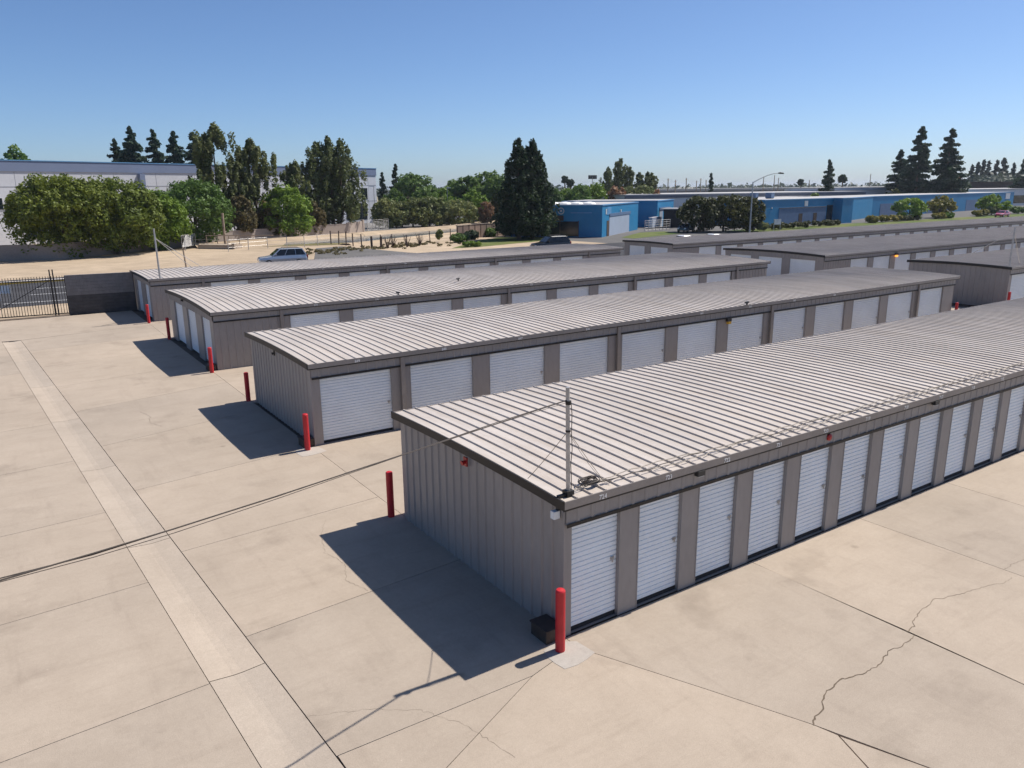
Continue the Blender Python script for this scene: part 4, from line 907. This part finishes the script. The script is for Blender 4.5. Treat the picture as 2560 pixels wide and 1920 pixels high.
for k in range(3): MB().box(.1+1.65*k, 1.6+1.65*k, -.02, 0, .2, 1.8).build('door', 'shutter_grey', eb)
fd = thing('wire_fence', 'grey wire fence beside the first blue workshop doorway', 'fence', (86.5, 89.2, -.08), .2)
for k in range(8): MB().tube([(k*1.1, 0, 0), (k*1.1, 0, 1.9)], .04, 5).build('post', 'galvanised', fd)
for z in (.3, .7, 1.1, 1.5, 1.85): MB().tube([(0, 0, z), (7.7, 0, z)], .018, 4).build('wire', 'galvanised', fd)
f3 = [(112.03, 84.86), (135.05, 86.36), (135.3, 84.4), (139.2, 84.6), (145.2, 90.5)]
b3 = blue_box('third blue workshop with a wide grey panel, two doors and a small pale sign', f3, (4.0, 18.0), 4.8)
rl = (0, 0), (f3[1][0]-f3[0][0], f3[1][1]-f3[0][1])
on_face(b3, *rl, 'wall_panel', 4.6, 20.6, 0, 3.25, 'infill_blue', .05); on_face(b3, *rl, 'panel_lintel', 4.6, 20.6, 3.25, 3.42, 'slate_wall', .12)
for s in (11.2, 16.2): on_face(b3, *rl, 'doorway', s, s+1.2, 0, 2.2, 'wood_dark', .09)
on_face(b3, *rl, 'entrance', 20.9, 23.0, 0, 3.6, 'window_glass', .07)
sg_ = on_face(b3, *rl, 'wall_sign', 12.9, 14.0, 3.55, 4.55, 'frame_pale', .08); on_face(b3, *rl, 'wall_lamp', 2.1, 2.4, 3.3, 3.6, 'frame_pale', .12)
for ux_, uy_, us_, ul_ in ((119.0, 93.0, 1.3, 'left'), (122.5, 92.0, 1.6, 'right')):
    ru = thing('rooftop_unit', '%s dark air handling unit on the third blue workshop roof' % ul_, 'air conditioner', (ux_, uy_, 4.88), .3)
    MB().box(-us_/2, us_/2, -.6, .6, .12, 1.1).build('housing', 'infill_blue', ru); MB().box(-us_/2-.05, us_/2+.05, -.65, .65, 1.1, 1.18).build('lid', 'shutter_grey', ru)
    for s in (-.4, .4): MB().box(s-.05, s+.05, -.6, .6, 0, .12).build('skid', 'dark_steel', ru)
f4 = [(146.0, 90.0), (166.4, 97.1), (259.0, 107.4)]
b4 = blue_box('long farther blue wall building at the right behind the hedges', f4, (-5, 16.0), 4.65)
rl4 = (20.4, 7.1), (113.0, 17.4)
for s, e in ((4, 18), (30, 44), (56, 74)): on_face(b4, *rl4, 'wall_panel', s, e, 0, 3.0, 'infill_blue', .05); on_face(b4, *rl4, 'doorway', e-4, e-2, 0, 2.2, 'wood_dark', .1)
on_face(b4, *rl4, 'wall_sign', 86, 89.6, 2.8, 4.5, 'frame_pale', .1)
# --- background sheds
def shed(label, p, q, depth, h, wallm='pale_wall', band=None, wins=(), roofm='far_roof'):
    rz, ln = frame2(p, q); t = thing('warehouse', label, 'building', (p[0], p[1], -.28), rz)
    MB().box(0, ln, 0, depth, 0, h).build('wall', wallm, t); MB().box(-.2, ln+.2, -.2, depth+.2, h, h+.25).build('roof', roofm, t)
    if band: MB().box(-.3, ln+.3, -.3, .0, h-band[0], h-.02).build('fascia', band[1], t)
    for s, w, z0, z1 in wins: MB().box(s, s+w, -.06, .01, z0, z1).build('window', 'window_glass', t)
    return t
shed('long pale warehouse with a dark roof edge behind the street light', (128, 140), (212, 128), 30, 5.5, 'pale_wall', (.7, 'slate_wall'))
shed('pale warehouse with two roof units just behind the third blue workshop', (150, 128), (186, 121), 16, 4.0, 'pale_wall', (.35, 'slate_wall'))
shed('white building with a row of dark windows right of the lone conifer', (212, 138), (262, 128), 22, 6.6, 'tilt_wall', (.6, 'shutter_grey'), [(3+q*6.4+(q % 2)*1.5, 3.2, 1.2, 3.4) for q in range(7)])
shed('grey warehouse with a dark awning behind the long blue wall', (232, 122), (345, 112), 25, 5.6, 'pale_wall', None, [(44, 66, 1.0, 3.6)])
shed('low white roofed shed behind the dark leafy trees', (122, 158), (170, 150), 26, 4.1, 'masonry_tan', None, (), 'white_dome')
shed('very long slate coloured shed on the horizon', (228, 300), (470, 262), 30, 6.0, 'slate_wall', (.8, 'panel_joint'))
shed('dark gabled house cut by the right picture edge', (330, 143), (352, 139), 14, 8.0, 'wood_dark', None, (), 'wood_dark')
shed('flat dark roof behind the green trees left of the dark conifers', (62, 215), (92, 228), 12, 7.2, 'slate_wall', None)
# --- street furniture
sl_ = thing('street_light', 'tall street light with a curved arm before the third blue workshop', 'street light', (95.9, 74.7, -.07), 0)
MB().tube([(0, 0, 0), (0, 0, 4), (.03, 0, 8.05)], [.14, .11, .085], 10).build('pole', 'galvanised', sl_)
MB().tube([(.03, 0, 7.95), (.9, -.55, 8.5), (2.0, -1.2, 9.05), (2.8, -1.7, 9.3), (3.5, -2.1, 9.38)], [.06, .05, .045, .045, .045], 8).build('arm', 'galvanised', sl_)
MB().tube([(3.4, -2.05, 9.39), (3.7, -2.25, 9.39), (4.2, -2.55, 9.34)], [.06, .15, .10], 8).build('lamp_head', 'fixture_dark', sl_)
def lamp_post(x, y, h, label, a=0):
    t = thing('car_park_lamp', label, 'lamp post', (x, y, -.08), a); MB().tube([(0, 0, 0), (0, 0, h)], [.09, .06], 7).build('pole', 'galvanised', t); MB().box(-.1, .9, -.16, .16, h-.02, h+.12).build('lamp_head', 'fixture_pale', t)
lamp_post(58.6, 137.5, 8.0, 'car park lamp in front of the white building corner windows', 3.0); lamp_post(83.5, 152.0, 7.6, 'car park lamp rising between the olive trees and round green tree'); lamp_post(93, 145, 6.8, 'car park lamp above the widest olive tree')
def pole(x, y, h, label, arms=1):
    t = thing('utility_pole', label, 'utility pole', (x, y, -.28), .6); MB().tube([(0, 0, 0), (0, 0, h)], [.24, .15], 6).build('pole', 'wood_grey', t)
    for k in range(arms): MB().box(-1.7, 1.7, -.09, .09, h-.6-1.2*k, h-.38-1.2*k).build('crossarm', 'wood_grey', t)
for k, (px_, hh, ar) in enumerate(((1662, 10.5, 1), (1680, 10.0, 2), (1706, 10.8, 1), (1731, 9.8, 1), (1741, 10.8, 1), (1754, 10.2, 2), (1893, 11.5, 1), (1919, 12.2, 1), (1929, 11, 2), (2004, 10, 1), (2151, 12.5, 1))):
    a = R(56.1)-math.atan((px_-1280)/1927); d = 300+12*k; pole(CAMP[0]+math.cos(a)*d, CAMP[1]+math.sin(a)*d, hh, 'utility pole number %s from the left on the far skyline' % ('one two three four five six seven eight nine ten eleven'.split()[k]), ar)
a = R(56.1)-math.atan((1479-1280)/1927); t = thing('floodlight_mast', 'floodlight mast above the green trees behind the first blue workshop', 'mast', (CAMP[0]+math.cos(a)*260, CAMP[1]+math.sin(a)*260, -.28), 0)
MB().tube([(0, 0, 0), (0, 0, 11.0)], [.2, .12], 6).build('pole', 'galvanised', t)
for q in (-.9, .9): MB().box(q-.5, q+.5, -.5, .5, 10.2, 11.4).build('floodlight', 'fixture_dark', t)
rs = thing('road_sign', 'small pale road sign on two posts before the third blue workshop', 'sign', (105.3, 76.6, -.06), .0)
MB().box(-.9, .9, -.03, .03, 1.0, 1.9).build('panel', 'frame_pale', rs)
for x in (-.85, .85): MB().box(x-.05, x+.05, .031, .12, 0, 1.95).build('post', 'galvanised', rs)
gw = thing('boundary_wall', 'pale grey panel wall beyond the canal, below the olive trees', 'wall', (74.0, 142.5, -.08), frame2((77.8, 145.7), (100.7, 157.1))[0])
for k in range(9): MB().box(k*3.2+.02, k*3.2+3.18, 0, .12, 0, 2.0).build('panel', 'shutter_grey', gw)
for k in range(10): MB().box(k*3.2-.08, k*3.2+.08, -.05, .17, 0, 2.1).build('post', 'panel_joint', gw)
gx = thing('wire_fence', 'grey wire fence between the wall end pillar and the olive trees', 'fence', (51.6, 125.6, -.08), frame2((50.5, 124.6), (56.8, 128.6))[0])
for k in range(5): MB().tube([(k*1.8, 0, 0), (k*1.8, 0, 2.0)], .05, 5).build('post', 'galvanised', gx)
for z in (.15, .4, .65, .9, 1.15, 1.4, 1.65, 1.95): MB().tube([(0, 0, z), (7.2, 0, z)], .02, 4).build('wire', 'galvanised', gx)
# --- brown board fence wall
p, q = (52.05, 93.5), (64.3, 97.9); rz, ln = frame2(p, q)
bf = thing('board_fence', 'brown panelled fence wall behind the rounded bushes', 'fence', (p[0], p[1], -.08), rz)
for k in range(9): MB().box(k*ln/9+.02, (k+1)*ln/9-.02, 0, .1, 0, 2.05).build('panel', 'brown_board', bf)
for k in range(10): MB().box(k*ln/9-.06, k*ln/9+.06, -.04, .0, 0, 2.1).build('post', 'wood_dark', bf)
MB().box(-.1, ln+.1, -.06, .16, 2.1, 2.18).build('cap_rail', 'masonry_tan', bf)
# --- canal, banks, posts
mt, nt, b = nodes_of('canal_water'); b.inputs['Base Color'].default_value = (0.05, 0.10, 0.14, 1); b.inputs['Roughness'].default_value = 0.12
bp = nt.nodes.new('ShaderNodeBump'); bp.inputs['Strength'].default_value = .15; nt.links.new(noise(nt, wpos(nt), 1.6), bp.inputs['Height']); nt.links.new(bp.outputs['Normal'], b.inputs['Normal'])
ca, cb, cc_, cd = (26.0, 97.5), (98, 146.0), (86.5, 122.5), (34.0, 95.5)
sheet('canal', [(27, 98.5), (38.15, 97.7), (61.97, 111.0), (96, 133), (96, 144.5), (68.5, 122.2), (44.1, 111.6), (30, 106)], -.055, 'canal_water')
sheet('canal_margin', [(24, 99.0), (33.4, 95.5), (38.15, 97.7), (32, 100)], -.050, 'weeds')
def bank(pts, w, h, material):
    mb = MB(); V = [Vector((*p_, 0)) for p_ in pts]
    for a, c in zip(V[:-1], V[1:]):
        d = (c-a).normalized(); n_ = Vector((-d.y, d.x, 0))
        for s0, z0, s1, z1 in ((-w, 0, -w*.45, h), (-w*.45, h, w*.45, h), (w*.45, h, w, 0)): mb.quad((a+n_*s0)+Vector((0, 0, z0-.08)), (c+n_*s0)+Vector((0, 0, z0-.08)), (c+n_*s1)+Vector((0, 0, z1-.08)), (a+n_*s1)+Vector((0, 0, z1-.08)))
    return tag(mb.build('canal_bank', material), None, None, None, 'structure')
bank([(16, 103), (28.5, 107.5), (44.5, 113.2), (68.8, 123.9), (97, 146.5)], 1.5, .55, 'bank_soil')
bank([(34.5, 94.2), (38.5, 96.2), (62.5, 109.6), (96, 131.5)], 1.2, .22, 'bank_soil')
def run_fence(label, pts, h, material, wires=(), r_=.05, name='post_fence'):
    t = thing(name, label, 'fence', (pts[0][0], pts[0][1], -.08)); o_ = pts[0]; rr = random.Random(len(pts))
    for x, y in pts: MB().tube([(0, 0, 0), (rr.gauss(0, .04), rr.gauss(0, .04), h*rr.uniform(.92, 1.08))], r_, 6).build('post', material, t, (x-o_[0], y-o_[1], 0))
    for z in wires:
        for a, c in zip(pts[:-1], pts[1:]): MB().tube([(a[0]-o_[0], a[1]-o_[1], z), (c[0]-o_[0], c[1]-o_[1], z)], .012, 4).build('wire', material, t)
run_fence('thin steel post fence along the dirt lot behind the silver car', [(14.3, 98.7), (18.35, 93.23), (21.2, 94.4), (24.01, 95.38), (26.31, 94.44), (28.43, 93.66), (31, 95.5), (33.56, 97.22)], 1.55, 'galvanised', (.5, 1.0, 1.45), .045)
run_fence('dark wooden post fence at the end of the driveway', [(33.56, 97.22), (34.06, 95.56), (34.15, 93.11), (34.54, 91.62), (34.08, 87.61)], 1.8, 'wood_dark', (.6, 1.2, 1.7), .08)
run_fence('three stout dark posts left of the dead vines', [(34.78, 85.94), (35.05, 86.54), (35.64, 84.97)], 1.6, 'wood_dark', (), .15)
run_fence('rusty post and wire fence with dead vines before the canal', [(35.64, 84.97), (37.83, 86.25), (39.33, 84.92), (41.84, 86.06), (46.01, 90.83), (49.24, 90.53), (52.0, 93.2)], 1.75, 'wood_dark', (.5, 1.0, 1.6), .06)
rng = np.random.default_rng(9)
for k, (x, y) in enumerate(((36.3, 84.4), (37.9, 86.0), (39.4, 84.8), (41.8, 85.9))):
    mb = MB()
    for j in range(26):
        a = rng.random()*6.28; hh = .7+1.1*rng.random(); mb.tube([(0, 0, 0), (math.cos(a)*.25, math.sin(a)*.25, hh*.55), (math.cos(a)*.55, math.sin(a)*.55, hh)], [.03, .02, .01], 4, False)
    tag(mb.build('dead_vine', 'wood_dark', None, (x, y, -.08)), 'bare dead vine on the rusty fence, %s from the left' % ('first', 'second', 'third', 'fourth')[k], 'vine')
hg = thing('canal_headgate', 'concrete canal headgate slab with pipe rail near the dirt lot', 'headgate', (16.5, 101.2, -.08), frame2((16.49, 100.9), (20.07, 96.7))[0])
MB().box(0, 5.6, -.2, 1.6, 0, .55).build('slab', 'concrete', hg); MB().box(5.3, 5.7, -.25, .3, 0, .8).build('end_block', 'concrete', hg)
for x in (.3, 2.0, 3.8, 5.4): MB().tube([(x, 1.4, .5), (x, 1.4, 1.7)], .05, 6).build('rail_post', 'wood_grey', hg)
MB().tube([(.2, 1.4, 1.65), (9.5, 3.2, 1.65)], .06, 6).build('rail', 'wood_grey', hg)
MB().tube([(2.6, 2.2, 0), (2.6, 2.2, 4.6)], .16, 6).build('tall_post', 'wood_grey', hg)
cl = thing('chain_link_panel', 'leaning grey chain link panel at the dirt lot, left of the concrete slab', 'fence panel', (14.0, 99.0, .35), frame2((14.3, 98.7), (18.3, 104.8))[0])
mb = MB()
for k in range(-14, 40): 
    for s in (1, -1):
        a, c = (k*.13, 0), (k*.13+s*1.5, 1.5); x0, x1 = a[0], c[0]
        if min(x0, x1) >= 0 and max(x0, x1) <= 4.6: mb.tube([(x0, 0, 0), (x1, 0, 1.5)], .012, 3, False)
mb.build('mesh', 'galvanised', cl); mb = MB()
for a, c in (((0, 0, 0), (0, 0, 1.5)), ((4.6, 0, 0), (4.6, 0, 1.5)), ((0, 0, 1.5), (4.6, 0, 1.5)), ((0, 0, 0), (4.6, 0, 0)), ((2.3, 0, 0), (2.3, 0, 1.5))): mb.tube([a, c], .035, 5)
mb.build('frame', 'galvanised', cl)
for x in (.02, 4.58): MB().tube([(x, 0, -.45), (x, 0, .05)], .045, 5).build('foot', 'wood_grey', cl)
for k, (x, y, h_) in enumerate(((9.3, 74.2, 1.9),)):
    t = thing('wooden_post', 'lone weathered wooden post in the dirt behind the fourth roof', 'post', (x, y, -.08)); MB().tube([(0, 0, 0), (-.12, 0, h_)], [.09, .07], 6).build('shaft', 'wood_grey', t); MB().box(-.2, -.02, -.1, .1, h_-.02, h_+.05).build('cap', 'wood_grey', t)

# ================================================================ vehicles
def paint(name, col, metal=.5, rough=.25):
    mt, nt, b = nodes_of(name); b.inputs['Base Color'].default_value = (*col, 1); b.inputs['Metallic'].default_value = metal; b.inputs['Roughness'].default_value = rough; b.inputs['Coat Weight'].default_value = .6; b.inputs['Coat Roughness'].default_value = .06
paint('paint_silver', (.55, .57, .60)); paint('paint_black', (.012, .013, .016), .3); paint('paint_white', (.78, .78, .78), 0, .3); paint('paint_blue', (.10, .17, .26)); paint('paint_pink', (.55, .10, .16), 0); paint('paint_teal', (.03, .16, .3))
mat('light_red', (.5, .01, .02), .25); mat('tyre', (.02, .02, .02), .85); mat('alloy', (.5, .5, .52), .3, .8)
mt, nt, b = nodes_of('car_glass'); b.inputs['Base Color'].default_value = (.012, .016, .02, 1); b.inputs['Roughness'].default_value = .04
def car(label, x, y, rz, pm, suv=True, name='parked_car'):
    """nose towards -x"""
    t = thing(name, label, 'car', (x, y, -.066), rz, 'cars parked beyond the storage buildings')
    L_ = 4.85 if suv else 4.6; w = .95 if suv else .90; zb = .28; belt = 1.08 if suv else .92; top = 1.76 if suv else 1.42
    st = [(-L_/2, .52, .62 if not suv else .78, .70), (-L_/2+.15, .34, .70 if not suv else .90, .86), (-L_/2+.75, zb, belt-.13, .98), (-L_/2+1.35, zb, belt-.03, 1.0), (.1, zb, belt, 1.0), (L_/2-.9, zb, belt+.02, 1.0), (L_/2-.22, zb+.02, belt+.02, .96), (L_/2, .45, belt-.12, .86)]
    mb = MB(); rings = []
    for sx, z0, z1, k in st:
        hw = w*k; rings.append([(sx, -hw*.86, z0), (sx, -hw, z0+.22), (sx, -hw*1.0, (z0+z1)/2+.08), (sx, -hw*.955, z1-.03), (sx, -hw*.82, z1+.02), (sx, 0, z1+.045), (sx, hw*.82, z1+.02), (sx, hw*.955, z1-.03), (sx, hw, (z0+z1)/2+.08), (sx, hw, z0+.22), (sx, hw*.86, z0)])
    for a, c in zip(rings[:-1], rings[1:]):
        for j in range(len(a)): mb.quad(a[j], a[(j+1) % len(a)], c[(j+1) % len(a)], c[j])
    mb.quad(*rings[0]); mb.quad(*rings[-1]); mb.build('body', pm, t, smooth=False)
    bx0, bx1 = -L_/2+1.30, L_/2-(.10 if suv else .75); tx0, tx1 = -L_/2+2.05, L_/2-(.50 if suv else 1.45); hb, ht = w*.93, w*.76
    B_ = lambda x_, s: (x_, s*hb, belt+.01); T_ = lambda x_, s: (x_, s*ht, top-.06)
    mb = MB()
    for s in (-1, 1): mb.quad(B_(bx0, s), B_(bx1, s), T_(tx1, s), T_(tx0, s))
    mb.quad(B_(bx0, -1), B_(bx0, 1), T_(tx0, 1), T_(tx0, -1)); mb.quad(B_(bx1, -1), B_(bx1, 1), T_(tx1, 1), T_(tx1, -1)); cabin = mb.build('cabin', pm, t)
    mb = MB(); ri = [(tx0-.05, -ht, top-.07), (tx0+.25, -ht*.92, top), (tx0+.25, ht*.92, top), (tx0-.05, ht, top-.07)]
    mb.quad((tx0-.03, -ht, top-.06), (tx0-.03, ht, top-.06), (tx0+.35, ht*.9, top), (tx0+.35, -ht*.9, top)); mb.quad((tx0+.35, ht*.9, top), (tx0+.35, -ht*.9, top), (tx1-.2, -ht*.9, top-.01), (tx1-.2, ht*.9, top-.01)); mb.quad((tx1-.2, -ht*.9, top-.01), (tx1-.2, ht*.9, top-.01), (tx1+.08, ht, top-.07), (tx1+.08, -ht, top-.07))
    for s in (-1, 1): mb.quad((tx0-.03, s*ht, top-.06), (tx0+.35, s*ht*.9, top), (tx1-.2, s*ht*.9, top-.01), (tx1+.08, s*ht, top-.07))
    mb.build('roof', pm, t)
    def pane(nm, c4, off):
        c_ = sum((Vector(v) for v in c4), Vector())/4; P = [c_+(Vector(v)-c_)*.95+Vector(off) for v in c4]; q = MB(); q.quad(*P); q.quad(*[p_-Vector(off)*.8 for p_ in P])
        for i in range(4): q.quad(P[i], P[(i+1) % 4], P[(i+1) % 4]-Vector(off)*.8, P[i]-Vector(off)*.8)
        q.build(nm, 'car_glass', t)
    lerp = lambda a_, c_, k: tuple(Vector(a_).lerp(Vector(c_), k))
    pane('windscreen', (B_(bx0, -1), B_(bx0, 1), T_(tx0, 1), T_(tx0, -1)), (-.012, 0, .010)); pane('rear_window', (B_(bx1, -1), B_(bx1, 1), T_(tx1, 1), T_(tx1, -1)), (.014, 0, .008))
    for s in (-1, 1):
        cuts = (.05, .36, .68, .97) if suv else (.10, .50, .88)
        for a, c in zip(cuts[:-1], cuts[1:]):
            c4 = (lerp(B_(bx0, s), B_(bx1, s), a), lerp(B_(bx0, s), B_(bx1, s), c), lerp(T_(tx0, s), T_(tx1, s), c), lerp(T_(tx0, s), T_(tx1, s), a)); pane('side_window', c4, (0, s*.014, .004))
        if suv: MB().tube([(tx0+.4, s*ht*.86, top+.01), (tx0+.5, s*ht*.86, top+.06), (tx1-.35, s*ht*.86, top+.05), (tx1-.25, s*ht*.86, top)], .022, 5).build('roof_rail', 'dark_steel', t)
        MB().box(bx0+.28, bx0+.42, s*(hb+.12)-.09, s*(hb+.12)+.09, belt+.02, belt+.18).build('mirror', pm, t)
        MB().box(L_/2-.20, L_/2+.015, s*w*.80-.09, s*w*.80+.09, belt-.33, belt-.02).build('tail_light', 'light_red', t)
        MB().box(-L_/2-.01, -L_/2+.16, s*w*.66-.15, s*w*.66+.15, .60, .76).build('headlight', 'fixture_pale', t)
        for wx in (-L_/2+.92, L_/2-.98):
            wh = MB().tube([(0, -s*.13, 0), (0, -s*.11, 0), (0, s*.10, 0), (0, s*.12, 0)], [.27, .35, .35, .29], 18).build('wheel', 'tyre', t, (wx, s*(w-.11), .355)); MB().tube([(0, s*.115, 0), (0, s*.135, 0)], [.23, .20], 14).build('rim', 'alloy', wh)
    return t
car('silver estate car parked behind the fourth storage roof', 17.9, 70.2, R(-9), 'paint_silver')
car('black car parked by the lawn behind the fourth storage roof', 50.3, 67.6, R(-9), 'paint_black')
car('white car roof left of the dark leafy trees, nearer one', 67.5, 61.6, R(172), 'paint_white', False)
car('white car roof right of the other white one, below the dark trees', 72.6, 61.2, R(172), 'paint_white', False)
car('grey blue car parked in front of the dark leafy trees', 91.0, 84.0, R(25), 'paint_blue', False)
car('white car half hidden behind the dark leafy trees', 98.5, 86.5, R(25), 'paint_white', False)
car('red and white car passing on the road beside the yellow hedge', 186.0, 77.3, R(3), 'paint_pink', False)
car('blue car parked behind the wall under the largest left tree', -8.5, 102.5, R(40), 'paint_teal')

# ================================================================ thin summer haze over the whole place
mt = bpy.data.materials.new('haze_air'); mt.use_nodes = True; nt = mt.node_tree; MAT['haze_air'] = mt
nt.nodes.remove(nt.nodes['Principled BSDF']); pv = nt.nodes.new('ShaderNodeVolumePrincipled')
pv.inputs['Color'].default_value = (0.80, 0.88, 1.0, 1); pv.inputs['Density'].default_value = 0.00013; pv.inputs['Anisotropy'].default_value = 0.3
nt.links.new(pv.outputs[0], nt.nodes['Material Output'].inputs['Volume'])
tag(MB().box(-3600, 6100, -3100, 6100, -1.3, 27.0).build('haze', 'haze_air'), 'thin pale summer haze filling the air over the whole place', None, None, 'stuff')
